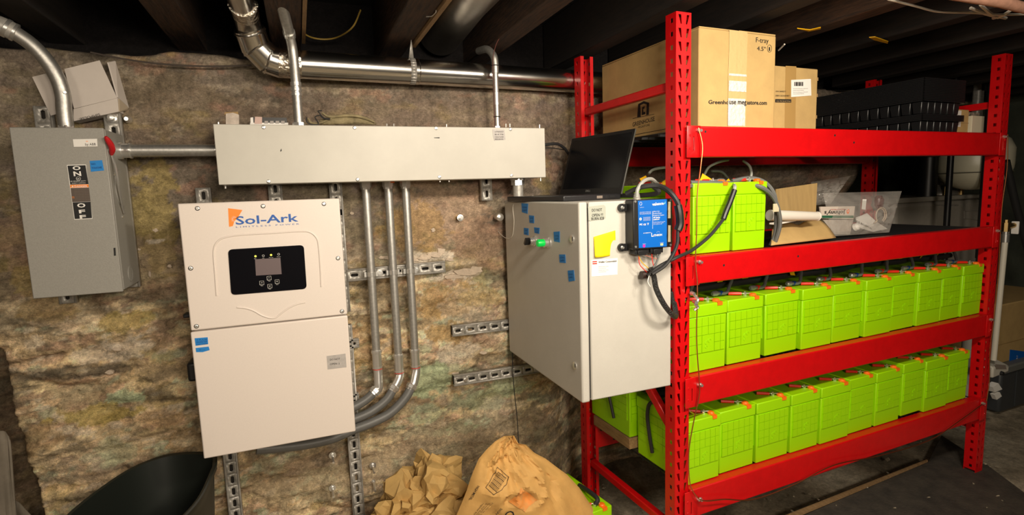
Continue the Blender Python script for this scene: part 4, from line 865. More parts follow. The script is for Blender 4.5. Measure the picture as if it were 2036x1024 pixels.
cable('cable_tie_tail', 'white cable tie tail sticking down below the module loom', [py(1291, 548, -.72), py(1288, 560, -.722), py(1293, 570, -.722)], .0016, white, 'cable tie', smooth=3)

# ---------------------------------------------------------------- red pallet rack
rack = thing('storage_rack', 'red steel storage rack with slotted posts and four levels of beams', 'rack', (2.1, .33, 0), frame=RK)
PX0, PX1, PH = 1.167, 1.224, 1.948
def post(x0, x1, y0, y1, front, holes_front=True):
    """front=True: web faces the camera at y0; else web at y1"""
    wy = y0 if front else y1; ly = y1 if front else y0
    b = B(RK); p = .04; n = int(PH / p); w = x1 - x0
    b.add([(x0, wy, 0), (x1, wy, 0), (x1, wy, PH - n * p), (x0, wy, PH - n * p)], [(0, 1, 2, 3)])
    for k in range(n):
        z0 = PH - (k + 1) * p; z1 = z0 + p; xm = (x0 + x1) / 2; t = z1 - .0075; q = z0 + .0045
        b.cellhole((0, wy, 0), (1, 0, 0), (0, 0, 1), x0, xm, z0, z1, [(x0 + .0160, q), (x0 + .0205, q), (x0 + .0180, t), (x0 + .0070, t)])
        b.cellhole((0, wy, 0), (1, 0, 0), (0, 0, 1), xm, x1, z0, z1, [(x1 - .0205, q), (x1 - .0160, q), (x1 - .0070, t), (x1 - .0175, t)])
        ym = (y0 + y1) / 2 - (.004 if front else -.004)
        for x in (x0, x1):
            if x == x0 or True:
                b.cellhole((x, 0, 0), (0, 1, 0), (0, 0, 1), y0, y1, z0, z1, [(ym - .006, z0 + .011), (ym + .006, z0 + .011), (ym + .006, z0 + .025), (ym - .006, z0 + .025)])
    for x, s in ((x0, 1), (x1, -1)):
        b.add([(x, ly, 0), (x + s * .014, ly, 0), (x + s * .014, ly, PH), (x, ly, PH)], [(0, 1, 2, 3)])
    zr = B(RK)
    o = b.build('post', red, rack, smooth=0, solid=.002)
    B(RK).box(x0 - .012, x1 + .012, y0 - .012, y1 + .012, 0.0, .005).build('foot_plate', red, o)
    return o
YB0, YB1 = .562, .610
post(PX0, PX1, 0, .048, True); post(PX0, PX1, YB0, YB1, False)
post(2.968, 3.026, 0, .048, True); post(2.968, 3.026, YB0, YB1, False)
BEAMZ = ((1.511, 1.6075), (1.102, 1.195), (.691, .7905), (.290, .3925))
for bi, (z0, z1) in enumerate(BEAMZ):
    b = B(RK).box(1.226, 2.966, -.011, .03, z0, z1); bo = b.build('beam', red, rack, bevel=.005, seg=3)
    for x0, x1 in ((1.197, 1.252), (2.942, 2.994)):
        q = B(RK); zz0 = z0 - .002; sx0, sx1 = (x0 + .026, x0 + .030) if x0 < 2 else (x1 - .030, x1 - .026)
        q.cellhole((0, -.014, 0), (1, 0, 0), (0, 0, 1), x0, x1, zz0, z1, [(sx0, zz0 + .022), (sx1, zz0 + .022), (sx1, zz0 + .065), (sx0, zz0 + .065)])
        pl = q.build('end_plate', red, bo, solid=.0028, bevel=.001)
        sxx = x0 + .013 if x0 < 2 else x1 - .013
        q = B(RK)
        for dz in (.028, .068): q.lathe((sxx, -.0152, zz0 + dz), (0, -1, 0), [(0, .0045), (.0015, .0035)], 8)
        q.build('rivet', red, bo)
    hx = {0: ((1.275, 1.59), (1.88, 1.585), (1.985, 1.56)), 1: ((1.36, 1.155), (1.71, 1.158)), 2: (), 3: ()}[bi]
    q = B(RK)
    for x, z in hx: q.lathe((x, -.0112, z), (0, -1, 0), [(0, .004), (.0004, .004)], 10)
    if hx: q.build('bolt_hole', blk, bo)
    for x, z in {0: ((1.245, 1.592), (2.972, 1.59)), 1: ((1.252, 1.175), (2.972, 1.175)), 2: ((1.258, .762), (2.972, .768)), 3: ((1.262, .355), (2.955, .372))}[bi]:
        cl = B(RK); cl.lathe((x, -.0155, z), (0, -1, 0), [(0, .0075), (.003, .0075), (.0035, .005), (.011, .005)], 6); cl.lathe((x - .010, -.016, z + .002), (0, -1, 0), [(0, .005), (.008, .004)], 6)
        cl.build('ground_clamp', zinc, bo)
    B(RK).box(1.226, 2.966, .570, .606, z0, z1).build('beam', red, rack, bevel=.004)
    for x in (1.72, 2.36):
        B(RK).box(x, x + .03, .03, .57, z1 - .045, z1 - .018).build('deck_support', red, rack)
# braces between front and rear posts
def brace(p0, p1, w=.026, h=.030, par=rack):
    p0, p1 = Vector(p0), Vector(p1); d = (p1 - p0).normalized(); sx = Vector((1, 0, 0)); up = sx.cross(d).normalized()
    B(RK).prism([p0 - sx * w / 2 - up * h / 2, p0 + sx * w / 2 - up * h / 2, p0 + sx * w / 2 + up * h / 2, p0 - sx * w / 2 + up * h / 2], p1 - p0).build('brace', red, par, bevel=.004)
for X in (1.196, 2.997):
    brace((X, .05, 1.737), (X, .565, 1.732)); brace((X, .05, .235), (X, .565, .235))
brace((1.196, .05, .60), (1.196, .5, .98))
lk = B(RK); lk.lathe((1.228, -.016, 1.048), (-.3, -1, 0), [(0, .006), (.02, .006)], 10); lk.tube([(1.224, -.02, 1.072), (1.236, -.026, 1.055), (1.226, -.026, 1.04), (1.238, -.024, 1.03), (1.226, -.02, 1.02)], .005, 8, smooth=4)
lk.lathe((1.222, -.012, 1.075), (0, -1, 0), [(0, .008), (.006, .007), (.014, .005)], 8); lk.build('post_clip', zinc, rack)
cw = cable('copper_ground_wire', 'bare copper ground wire running down the front left post across the beams', [RK @ Vector(p) for p in ((1.236, -.022, 1.60), (1.249, -.026, 1.545), (1.243, -.026, 1.48), (1.232, -.024, 1.39), (1.231, -.024, 1.28), (1.229, -.022, 1.18), (1.234, -.026, 1.10), (1.232, -.026, .98), (1.236, -.024, .89), (1.246, -.026, .765), (1.243, -.026, .72), (1.226, -.024, .65), (1.209, -.02, .545), (1.209, -.022, .45), (1.222, -.024, .40), (1.262, -.03, .357), (1.36, -.03, .335), (1.50, -.03, .297), (1.70, -.03, .30), (1.92, -.03, .325), (2.20, -.03, .298), (2.53, -.03, .290), (2.75, -.03, .335), (2.93, -.026, .375))], .0020, copper, 'wire', smooth=5)
cable('copper_ground_wire', 'bare copper ground wire running down the front right post', [RK @ Vector(p) for p in ((2.985, -.022, 1.60), (3.0, -.022, 1.45), (2.988, -.02, 1.30), (2.985, -.022, 1.18), (2.998, -.02, .98), (2.985, -.022, .77), (2.975, -.02, .62), (2.99, -.02, .48), (2.975, -.022, .38))], .0018, copper, 'wire', smooth=5)

# wire decks
def deck(z, label, x0=1.23, x1=2.96):
    t = thing('wire_deck', label, 'shelf deck', (2.1, .33, z), frame=RK, group='black wire decks on the rack')
    b = B(RK); zz = z + .0
    k = x0
    while k < x1: b.box(k, k + .004, .034, .568, zz - .006, zz - .002); k += .03
    y = .06
    for i in range(6): b.box(x0, x1, .06 + i * .098, .066 + i * .098, zz - .014, zz - .006)
    b.build('wire_grid', blackp, t)
for (z0, z1), s in zip(BEAMZ, ('top', 'second', 'third', 'lowest')): deck(z1 - .002, 'black wire deck on the %s level of the red rack' % s)

# ---------------------------------------------------------------- batteries
BW, BD, BH = .168, .280, .232
def make_battery(name, label, group):
    t = thing(name, label, 'battery', (0, 0, 0), group=group)
    b = B(); i = .0035
    b.add([(i, i, 0), (BW - i, i, 0), (BW - i, BD - i, 0), (i, BD - i, 0), (.0015, .0015, .190), (BW - .0015, .0015, .190), (BW - .0015, BD - .0015, .190), (.0015, BD - .0015, .190)],
          [(0, 3, 2, 1), (4, 5, 6, 7), (0, 1, 5, 4), (1, 2, 6, 5), (2, 3, 7, 6), (3, 0, 4, 7)])
    cs = b.build('case', lime, t, bevel=.003)
    B().box(-.0005, BW + .0005, -.0015, BD + .0015, .190, BH).build('lid', lime, t, bevel=.0035)
    b = B(); g = .0013; cols = [.010, .036, .062, .088, .114, .139, .158]; rows = [.065, .0955, .126, .1565, .187]
    for r in range(4):
        for c in range(6):
            if r in (1,) and c in (2, 3) or r == 0 and c in (2, 3): continue
            x0, x1, z0, z1 = cols[c] + g / 2, cols[c + 1] - g / 2, rows[r] + g / 2, rows[r + 1] - g / 2
            b.add([(x0, -.0015, z0), (x1, -.0015, z0), (x1, -.0015, z1), (x0, -.0015, z1), (x0, .003, z0), (x1, .003, z0), (x1, .003, z1), (x0, .003, z1)], [(0, 1, 2, 3), (0, 4, 5, 1), (1, 5, 6, 2), (2, 6, 7, 3), (3, 7, 4, 0)])
    x0, x1, z0, z1 = .062 + g, .114 - g, .065 + g / 2, .126 - g / 2
    b.add([(x0, -.0015, z0), (x1, -.0015, z0), (x1, -.0015, z1), (x0, -.0015, z1), (x0, .003, z0), (x1, .003, z0), (x1, .003, z1), (x0, .003, z1)], [(0, 1, 2, 3), (0, 4, 5, 1), (1, 5, 6, 2), (2, 6, 7, 3), (3, 7, 4, 0)])
    for (rx, rz, rr) in ((.082, .098, .0075), (.093, .104, .0065), (.080, .083, .0045)):
        b.tube([(rx + cos(a) * rr, -.002, rz + sin(a) * rr) for a in [q * pi / 4 for q in range(7)]], .0009, 4)
    b.build('grid_panel', lime, cs)
    b = B(); n = 9; w = (BD - .03) / n
    for r in range(4):
        for c in range(n):
            y0, y1, z0, z1 = .015 + c * w + g / 2, .015 + (c + 1) * w - g / 2, rows[r] + g / 2, rows[r + 1] - g / 2
            b.add([(-.0006, y0, z0), (-.0006, y1, z0), (-.0006, y1, z1), (-.0006, y0, z1), (.004, y0, z0), (.004, y1, z0), (.004, y1, z1), (.004, y0, z1)], [(0, 3, 2, 1), (0, 1, 5, 4), (1, 2, 6, 5), (2, 3, 7, 6), (3, 0, 4, 7)])
    b.build('grid_panel', lime, cs)
    b = B(); b.lathe((BW * .80, .017, BH), (0, 0, 1), [(0, .0125), (.006, .0125), (.009, .010), (.010, .004)], 10); b.box(BW * .80 - .010, BW * .80 + .010, -.0042, .008, BH - .010, BH + .002); b.build('terminal_plug', oplug, t)
    b = B(); b.tube([(BW * .38, .062, BH + .008), (BW * .60, .036, BH + .0075)], .0065, 8, radii=[.0065, .0055]); b.build('terminal_cap', redcap, t)
    b = B(); b.lathe((BW * .66, .030, BH), (0, 0, 1), [(0, .006), (.008, .006), (.009, .0035), (.016, .0035)], 6); b.tube([(BW * .56, .040, BH + .009), (BW * .76, .022, BH + .009)], .002, 6); b.build('terminal_bolt', zinc, t)
    return t
proto = make_battery('lime_battery', 'x', None)
def fam(o): return [(c, fam(c)) for c in o.children]
bpy.context.view_layer.update()
PT = [(c, [g for g in COL.objects if g.parent is c]) for c in [x for x in COL.objects if x.parent is proto]]
first = [True]
def battery(x, y, z, label, group=None, rot=0, w=1, mw=None, tilt=0):
    m = mw if mw is not None else RK @ Matrix.Translation((x, y, z)) @ Matrix.Rotation(rot, 4, 'Z') @ Matrix.Rotation(tilt, 4, 'Y') @ Matrix.Diagonal((w, 1, 1, 1))
    if first[0]: r = proto; first[0] = False
    else:
        r = proto.copy(); COL.objects.link(r)
        for c, gs in PT:
            cc = c.copy(); COL.objects.link(cc); cc.parent = r
            for g in gs: gg_ = g.copy(); COL.objects.link(gg_); gg_.parent = cc
    r.matrix_world = m; WORLDM[r] = m; r['label'] = label
    if group: r['group'] = group
    elif 'group' in r: del r['group']
    return r
E2 = [1.2285, 1.411, 1.5855, 1.7815, 1.956, 2.130, 2.3105, 2.4765, 2.652, 2.8005, 2.962]
ends2 = [1.407, 1.581, 1.774, 1.952, 2.126, 2.3065, 2.472, 2.648, 2.796, 2.958]
st2 = [1.2285, 1.413, 1.603, 1.780, 1.956, 2.136, 2.311, 2.478, 2.652, 2.800]
dd = [.006, .010, .018, .008, .012, .004, .012, .006, .010, .006]
for i in range(10):
    battery(st2[i], .012 + dd[i], .792, '%s lime green battery from the left in the row on the third beam down' % ORD[i], 'lime batteries on the third level', w=(ends2[i] - st2[i]) / BW, tilt=radians((.0, 0, -.6, 0, 0, 0, 0, 0, 0, 0)[i]))
E3 = [1.2285, 1.384, 1.558, 1.732, 1.892, 2.069, 2.232, 2.402, 2.555, 2.734, 2.904]
zo = [0, .004, 0, 0, 0, 0, 0, 0, 0, 0]
for i in range(10):
    w_ = (E3[i + 1] - E3[i] - .005) / BW
    battery(E3[i], .012 + (i * 7 % 4) * .003, .394 + (.012 if i in (7,) else 0), '%s lime green battery from the left in the bottom row of the rack' % ORD[i], 'lime batteries on the lowest level', w=w_)

battery(1.250, .014, 1.1965, 'left lime green battery of the pair on the second shelf, behind the hanging connector', w=1.0)
battery(1.4205, .010, 1.1965, 'right lime green battery of the pair on the second shelf, next to the cardboard', w=(1.573 - 1.4205) / BW)
battery(1.232, .300, 1.1965, 'lime green battery behind the left battery of the second shelf pair')
battery(1.405, .300, 1.1965, 'lime green battery behind the right battery of the second shelf pair')
for i in range(10): battery(1.232 + i * .174, .300, .792, '%s lime green battery from the left in the rear row of the third level' % ORD[i], 'rear lime batteries on the third level', w=.98)
for i in range(10):
    if i < 4: battery(1.200 + i * .174, .300, .455 if i == 0 else .394, '%s lime green battery from the left in the rear row of the lowest level' % ORD[i], 'rear lime batteries on the lowest level', w=.96)
wp = thing('wood_plank', 'pale wooden plank under the rear left lime battery on the lowest level', 'plank', (1.29, .5, .40), frame=RK)
B(RK).box(1.20, 1.36, .300, .56, .408, .452).build('board', wood2, wp, bevel=.002)
# carrying straps on the visible battery side
b = B(RK); pts_ = [(1.2225, .19, .44), (1.2190, .205, .52), (1.2165, .21, .585), (1.2190, .195, .632), (1.25, .17, .640), (1.29, .15, .638)]
b.tube([Vector(p) for p in pts_], .007, 8, smooth=5); o = b.build('battery_strap', blackr); tagp(o, 'black carrying strap over the side of the lowest left lime battery', 'strap')
for j, (y0, lab) in enumerate(((.40, 'black carrying strap over the rear left lime battery on the wood plank'),)):
    b = B(RK); b.tube([Vector(p) for p in ((1.196, y0, .50), (1.190, y0 + .02, .58), (1.189, y0 + .05, .66), (1.20, y0 + .06, .70))], .006, 8, smooth=5); o = b.build('battery_strap', blackr); tagp(o, lab, 'strap')

# jumper cables and terminal boots over the middle row
bootm = mat('clear_boot', (.26, .27, .25), .12, .3)
for i in range(10):
    x = st2[i]; y = .07 + dd[i]; z = .792 + BH; rnd = random.Random(i)
    t = thing('jumper_cable', 'grey jumper cable with clear boot and tag over the %s battery of the third level' % ORD[i], 'cable', (x, y, z), group='jumper cables over the third level batteries', frame=RK)
    hgt = .052 + rnd.random() * .014
    B(RK).tube([(x + .012, y + .005, z + .014), (x + .050, y + .0, z + .013), (x + .085, y + .02, z + .03), (x + .115 + rnd.random() * .02, y + .06, z + hgt), (x + .12, y + .14, z + hgt + .012), (x + .10, y + .26, z + .04)], .0062, 8, smooth=5).build('jacket', greyc, t)
    B(RK).lathe((x + .0, y + .005, z + .014), (1, 0, 0), [(-.010, .006), (-.006, .0095), (.008, .010), (.016, .008), (.018, .006)], 12).build('boot', bootm, t)
    B(RK).lathe((x + .022, y + .004, z + .0135), (1, 0, 0), [(0, .0088), (.012, .0082)], 10).build('heat_shrink', (navy if i % 2 else redcap), t)
    tx = x + .06 + rnd.random() * .05; tz = z + .035 + rnd.random() * .015; a = rnd.uniform(-.6, .6); s = .013
    m_ = RK @ Matrix.Translation((tx, y + .05 + rnd.random() * .06, tz)) @ Matrix.Rotation(a, 4, 'Y') @ Matrix.Rotation(rnd.uniform(-.5, .5), 4, 'X')
    bb = B(m_); bb.box(-s, s, -.0006, .0006, -s * .9, s * .9); bb.build('tag', ytag, t)
for i in range(8):
    x = 1.30 + i * .2; rnd = random.Random(40 + i)
    t = cable('thick_black_cable', '%s black cable from the left lying over the third level batteries' % ORD[i], [RK @ Vector((x - .08, .20, 1.04)), RK @ Vector((x, .24, 1.055 + rnd.random() * .02)), RK @ Vector((x + .1, .22, 1.05)), RK @ Vector((x + .19, .26, 1.035))], .009, blackr); t['group'] = 'black cables over the third level batteries'
    t = cable('thick_black_cable', '%s black cable from the left lying over the lowest level batteries' % ORD[i], [RK @ Vector((x - .07, .15, .64)), RK @ Vector((x, .13 + rnd.random() * .04, .648 + rnd.random() * .01)), RK @ Vector((x + .1, .17, .642)), RK @ Vector((x + .19, .14, .638))], .009, blackr); t['group'] = 'black cables over the lowest level batteries'
for lv, (zl_, nm) in enumerate(((1.040, 'third'), (.642, 'lowest'))):  # added looms, their black stands for the dark gaps over the batteries
    for k, (yy, rr, side) in enumerate(((.150, .012, 'front'), (.205, .016, 'middle'), (.275, .018, 'rear'))):
        rnd = random.Random(lv * 9 + k); pts = [RK @ Vector((1.25 + i * .13, yy + rnd.uniform(-.02, .02), zl_ + rr * .4 + rnd.uniform(0, .012))) for i in range(14)]
        cable('gap_dark_loom', '%s added black loom darkening the gaps over the battery tops of the %s level' % (side, nm), pts, rr, blackr, smooth=4, n=8)
ambm = mat('amber_cap', (.35, .18, .02), .3)
for k, (x, y) in enumerate(((1.30, .30), (1.72, .26), (1.95, .24), (2.2, .28), (2.5, .25))):
    o = B(RK).lathe((x, y, .792 + BH + .002), (0, 0, 1), [(0, .018), (.02, .02), (.035, .016), (.042, .006)], 14).build('amber_terminal_cover', ambm); tagp(o, '%s amber terminal cover from the left on the third level' % ORD[k], 'terminal cover', 'amber terminal covers on the third level')
o = cable('copper_link', 'copper wire bending over the lowest row behind the front left post', [RK @ pr(u, v, d) for u, v, d in ((1372, 818, -.01), (1385, 823, .03), (1420, 815, .06), (1455, 805, .09), (1470, 800, .10), (1462, 794, .11))], .003, copper, 'wire', smooth=4)
wt_ = B(RK).box(1.99, 2.02, .09, .092, .645, .665).build('white_tag', white); tagp(wt_, 'small white tag on the cables above the lowest row batteries', 'tag')

# second shelf cables
for k, (pts, r, m, lab) in enumerate((
    ([pr(1372, 363, .03), pr(1430, 364, .02), pr(1480, 366, .03), pr(1515, 373, .0), pr(1537, 392, -.002), pr(1548, 420, .0), pr(1550, 450, .01), pr(1540, 485, .03)], .0075, greyc, 'long grey cable across the second shelf battery tops curving down at right'),
    ([pr(1455, 360, .06), pr(1490, 354, .05), pr(1520, 362, .03), pr(1540, 388, .008), pr(1543, 430, .02), pr(1541, 465, .03), pr(1532, 488, .04)], .007, greyc, 'second grey cable arching beside the right battery of the second shelf'),
    ([pr(1400, 348, .15), pr(1410, 332, .15), pr(1430, 322, .16), pr(1448, 318, .18)], .0045, MATS['light_grey_cable'], 'pale cable rising above the left battery of the second shelf'),
    ([pr(1490, 360, .12), pr(1494, 345, .12), pr(1490, 330, .13), pr(1478, 320, .16)], .0048, MATS['light_grey_cable'], 'pale cable arching above the right battery of the second shelf'),
    ([pr(1415, 340, .2), pr(1435, 342, .2), pr(1449, 356, .2)], .0045, greyc, 'dark grey cable arch behind the second shelf battery tops'),
    ([pr(1290, 345, .25), pr(1300, 337, .25), pr(1325, 333, .25), pr(1345, 336, .25)], .005, MATS['light_grey_cable'], 'pale cable arching behind the front left post'))):
    cable('shelf_cable', lab, [RK @ p for p in pts], r, m, n=8)
tg = B(RK).box(1.585, 1.612, -.008, -.006, 1.322, 1.350).build('cable_label', MATS['cream_sticker']); tagp(tg, 'cream label wrapped on the grey cable beside the lime battery pair', 'label')
for k, (pts, d, lab) in enumerate((([(1391, 360), (1397, 345), (1418, 358), (1416, 362)], .06, 'yellow tag standing on the left second shelf battery'), ([(1272, 355), (1284, 349), (1290, 360), (1276, 364)], .22, 'yellow tag behind the laptop above the cabinet'), ([(1316, 362), (1330, 352), (1330, 367), (1318, 370)], .2, 'yellow tag left of the front post above the module'), ([(1483, 362), (1489, 350), (1494, 351), (1490, 363)], .08, 'narrow yellow tag on the right second shelf battery'), ([(1443, 360), (1449, 355), (1453, 361), (1446, 363)], .14, 'small orange tag between the second shelf batteries'))):
    o = B(RK).prism([pr(u, v, d) for u, v in pts], (0, .001, 0)).build('yellow_tag', ytag); tagp(o, lab, 'tag')
o = B(RK).lathe(pr(1432, 361, .09), (1, 0, 0), [(-.018, .006), (-.01, .011), (.012, .011), (.02, .007)], 12).build('clear_boot', bootm); tagp(o, 'clear boot with metal lug on the left second shelf battery', 'terminal boot')
cable('battery_top_strap', 'dark cable bundle along the front edge of the left second shelf battery', [RK @ pr(1368, 370, .02), RK @ pr(1400, 368, .025), RK @ pr(1440, 369, .03)], .007, greyc)

# ---------------------------------------------------------------- boxes on the top shelf
def carton(nm, label, x0, x1, y0, y1, z0, z1, m=card):
    t = thing(nm, label, 'box', ((x0 + x1) / 2, (y0 + y1) / 2, z0), frame=RK)
    b = B(RK); b.box(x0, x1, y0, y1, z0, z1 - .003).build('carton', m, t, bevel=.004)
    xm = (x0 + x1) / 2
    return t
bx = carton('cardboard_box', 'tall cardboard box with Greenhousemegastore.com print and glossy tape', 1.286, 1.625, .032, .592, 1.6085, 1.924)
yB = .0317
def rp(u, v, d=yB): return pr(u, v, d)
B(RK).box(1.2875, 1.454, .034, .590, 1.921, 1.9245).build('top_flap', card, bx); B(RK).box(1.457, 1.6235, .034, .590, 1.9212, 1.9255).build('top_flap', card, bx)
def rtext(s, u0, v0, u1, v1, h, m, par, d=yB, bold=0): text(s, rp(u0, v0, d - .0004), rp(u1, v1, d - .0004), h, m, par, frame=RK, bold=bold)
tapeX0, tapeX1 = rp(1448, 150).x, rp(1484, 150).x
b = B(RK)
def tf(u, v): return Vector((tapeX0 + (tapeX1 - tapeX0) * u + .001 * sin(v * 9), yB - .0007 - .0006 * n1(u * 5, v * 22, 3), 1.612 + (1.9225 - 1.612) * v))
b.grid(tf, 6, 40).build('packing_tape', tapem, bx)
glintm = mat('wrinkled_tape_shine', (.80, .76, .68), .25, coat=1, bump=1, bscale=70)  # pale colour paints the highlights on the wrinkled tape
def tf2(u, v): return Vector((tapeX0 - .001 + (tapeX1 - tapeX0) * u * .95, yB - .0016 - .0014 * n1(u * 6, v * 16, 8), 1.616 + (1.705 - 1.616) * v))
b = B(RK); b.grid(tf2, 8, 18).build('tape_glint', glintm, bx)
def tf3(u, v): return Vector((tapeX0 + .001 + (tapeX1 - tapeX0) * u * .97, yB - .0016 - .0014 * n1(u * 6, v * 12, 18), 1.728 + (1.762 - 1.728) * v))
b = B(RK); b.grid(tf3, 8, 10).build('tape_glint', glintm, bx)
def tf4(u, v): return Vector((tapeX0 + .001 + (tapeX1 - tapeX0) * u * .97, yB - .0016 - .0014 * n1(u * 6, v * 12, 28), 1.778 + .007 * v))
b = B(RK); b.grid(tf4, 8, 4).build('tape_glint', glintm, bx)
rtext('Greenho', 1408.5, 206.5, 1449, 207, .0125, blk, bx, bold=.02); rtext('astore.com', 1485, 207.5, 1524.5, 208.5, .0115, blk, bx, bold=.02)
rtext('use meg', 1450, 207, 1484, 207.5, .011, blk, bx, d=yB - .003, bold=.01)
rtext('F-tray', 1503, 84, 1528, 86, .016, blk, bx); rtext('4.5"', 1505, 100, 1522, 102, .014, blk, bx)
c = rp(1530, 96.5, yB - .0006); B(RK).tube([c + Vector((cos(a) * .010, 0, sin(a) * .012)) for a in [i * pi / 8 for i in range(17)]], .0007, 4).build('pen_circle', blk, bx); rtext('1', 1528.7, 101, 1531, 101, .012, blk, bx)
# logo on the left side of the same box (plane X = 1.286)
def sx(u, v, X=1.2857):
    c = RKI @ CAM; r = RKI.to_3x3() @ ray(u, v); return c + r * ((X - c.x) / r.x)
text('GREENHOUSE', sx(1258, 252), sx(1302, 240), .0155, blk, bx, frame=RK, bold=.01); text('MEGASTORE', sx(1269, 255.5), sx(1292, 250), .0075, blk, bx, frame=RK)
b = B(RK)
for q in ([(1267, 233), (1269, 207), (1273, 205), (1274, 232)], [(1269, 207), (1280, 201), (1290, 204), (1290, 209), (1280, 206), (1270, 211)], [(1285, 229), (1286, 206), (1290.5, 204), (1290, 228)], [(1276, 229), (1277, 213), (1282, 211), (1281, 216), (1279, 217), (1279.5, 223), (1283, 222), (1283, 227)], [(1258, 235.3), (1301, 226.5), (1301, 227.3), (1258, 236.2)]):
    b.prism([sx(u, v) for u, v in q], (-.0004, 0, 0))
b.build('logo_print', blk, bx)
b = B(RK); b.prism([sx(u, v) for u, v in ((1259, 268), (1329, 255), (1329, 256.2), (1259, 269))], (-.0004, 0, 0)); b.build('print_line', blk, bx)
b2 = carton('cardboard_box', 'smaller cardboard box with white shipping label and brown tape', 1.632, 1.927, .10, .42, 1.6085, 1.846)
yB2 = .0997
B(RK).prism([rp(u, v, yB2) for u, v in ((1562, 131), (1583, 132), (1581, 256), (1560, 256))], (0, -.0006, 0)).build('brown_tape', btape, b2)
B(RK).prism([rp(u, v, yB2 - .0006) for u, v in ((1573, 159), (1612, 157), (1613, 190), (1573, 193))], (0, -.0005, 0)).build('shipping_label', white, b2)
b = B(RK)
for k in range(9): b.prism([rp(u, v, yB2 - .0013) for u, v in ((1579 + k * 2, 163), (1580 + k * 2 + (k % 3) * .4, 163), (1580 + k * 2 + (k % 3) * .4, 171), (1579 + k * 2, 171))], (0, -.0003, 0))
b.build('barcode', blk, b2)
for k in range(4): rtext('iinnmiiunniimii', 1577, 177 + k * 3.5, 1606 - (k % 2) * 8, 176.5 + k * 3.5, .0025, grm, b2, d=yB2 - .001)
rtext('ON SAFETY', 1542, 183, 1563, 183.5, .005, blk, b2, d=yB2 - .0004); rtext('DEN GOURMET', 1542, 191.5, 1570, 192, .005, blk, b2, d=yB2 - .0007)
B(RK).prism([rp(u, v, yB2 - .0008) for u, v in ((1541.5, 197), (1573, 197.5), (1573, 204), (1541.5, 203.5))], (0, -.0004, 0)).build('print_bar', blk, b2)
rtext('10 PCS/CTN', 1544, 202.3, 1571, 202.8, .0045, card, b2, d=yB2 - .0012)
for z in (1.80, 1.74, 1.66): B(RK).box(1.922, 1.9275, .0985, .12, z, z + .012).build('dent', cardd, b2)
# small items at right of top shelf
b3 = carton('cardboard_box', 'small cardboard box with two white labels beside the black trays', 2.816, 2.925, .10, .28, 1.6085, 1.725)
B(RK).box(2.816, 2.925, .0985, .0995, 1.662, 1.6635).build('carton_seam', cardd, b3)
for z in (1.694, 1.645): B(RK).box(2.822, 2.862, .0985, .0997, z, z + .022).build('label', white, b3)
b4 = thing('white_carton', 'small white carton at the right end of the top shelf', 'box', (2.99, .12, 1.61), frame=RK)
B(RK).box(2.932, 3.03, .09, .20, 1.6085, 1.695).build('carton', mat('cream_board', (.62, .57, .42), .6), b4, bevel=.002)
o = B(RK).box(2.93, 3.05, .12, .22, 1.698, 1.715).build('seed_packet', mat('packet_print', (.03, .06, .03), .4, color2=(.4, .3, .25), nscale=60)); tagp(o, 'dark printed packet lying on the white carton at the right of the top shelf', 'packet')

# seed trays: nested black trays, seen from the left and the front
trm = mat('tray_black', (.012, .012, .013), .32)
def tray_mesh(x0, x1, y0, y1):
    b = B(RK); h = .052
    b.box(x0, x1, y0, y0 + .004, 0, .006); b.box(x0, x1, y1 - .004, y1, 0, .006); b.box(x0, x0 + .004, y0, y1, 0, .006); b.box(x1 - .004, x1, y0, y1, 0, .006); b.box(x0 + .003, x1 - .003, y0 + .003, y1 - .003, .003, .0045)
    return b
t0, t1, ty0, ty1 = 2.505, 2.80, .055, .57
def cells(b, z):
    nx_, ny_ = 6, 11; wx_ = (t1 - t0 - .02) / nx_; wy_ = (ty1 - ty0 - .02) / ny_
    for i in range(nx_):
        for j in range(ny_):
            if 0 < i < nx_ - 1 and 0 < j < ny_ - 1: continue
            xa, ya = t0 + .01 + i * wx_, ty0 + .01 + j * wy_; k = .006; m = .002
            b.add([(xa + k, ya + k, z - .05), (xa + wx_ - k, ya + k, z - .05), (xa + wx_ - k, ya + wy_ - k, z - .05), (xa + k, ya + wy_ - k, z - .05), (xa + m, ya + m, z), (xa + wx_ - m, ya + m, z), (xa + wx_ - m, ya + wy_ - m, z), (xa + m, ya + wy_ - m, z)],
                  [(0, 3, 2, 1), (4, 5, 6, 7), (0, 1, 5, 4), (1, 2, 6, 5), (2, 3, 7, 6), (3, 0, 4, 7)])
def tray(z, lab, grp, full):
    t = thing('seed_tray', lab, 'tray', ((t0 + t1) / 2, .33, z), group=grp, frame=RK)
    b = tray_mesh(t0, t1, ty0, ty1); b.v = [v + Vector((0, 0, z)) for v in b.v]; b.build('rim', trm, t)
    if full: b = B(RK); cells(b, z); b.build('cells', trm, t, bevel=.0035)
tray(1.661, 'lowest black seed tray on the top shelf with its cells standing on the deck', None, True)
for k in range(3): tray(1.668 + k * .0068, '%s nested black tray rim above the exposed cells of the lower stack' % ORD[k], 'lower stack of black trays', False)
tray(1.7405, 'black seed tray with exposed cells at the bottom of the upper tray stack', None, True)
for k in range(13): tray(1.7475 + k * .0068, '%s nested black tray rim counting up in the tall upper stack' % (ORD + ['twelfth', 'thirteenth'])[k], 'upper stack of black trays', False)

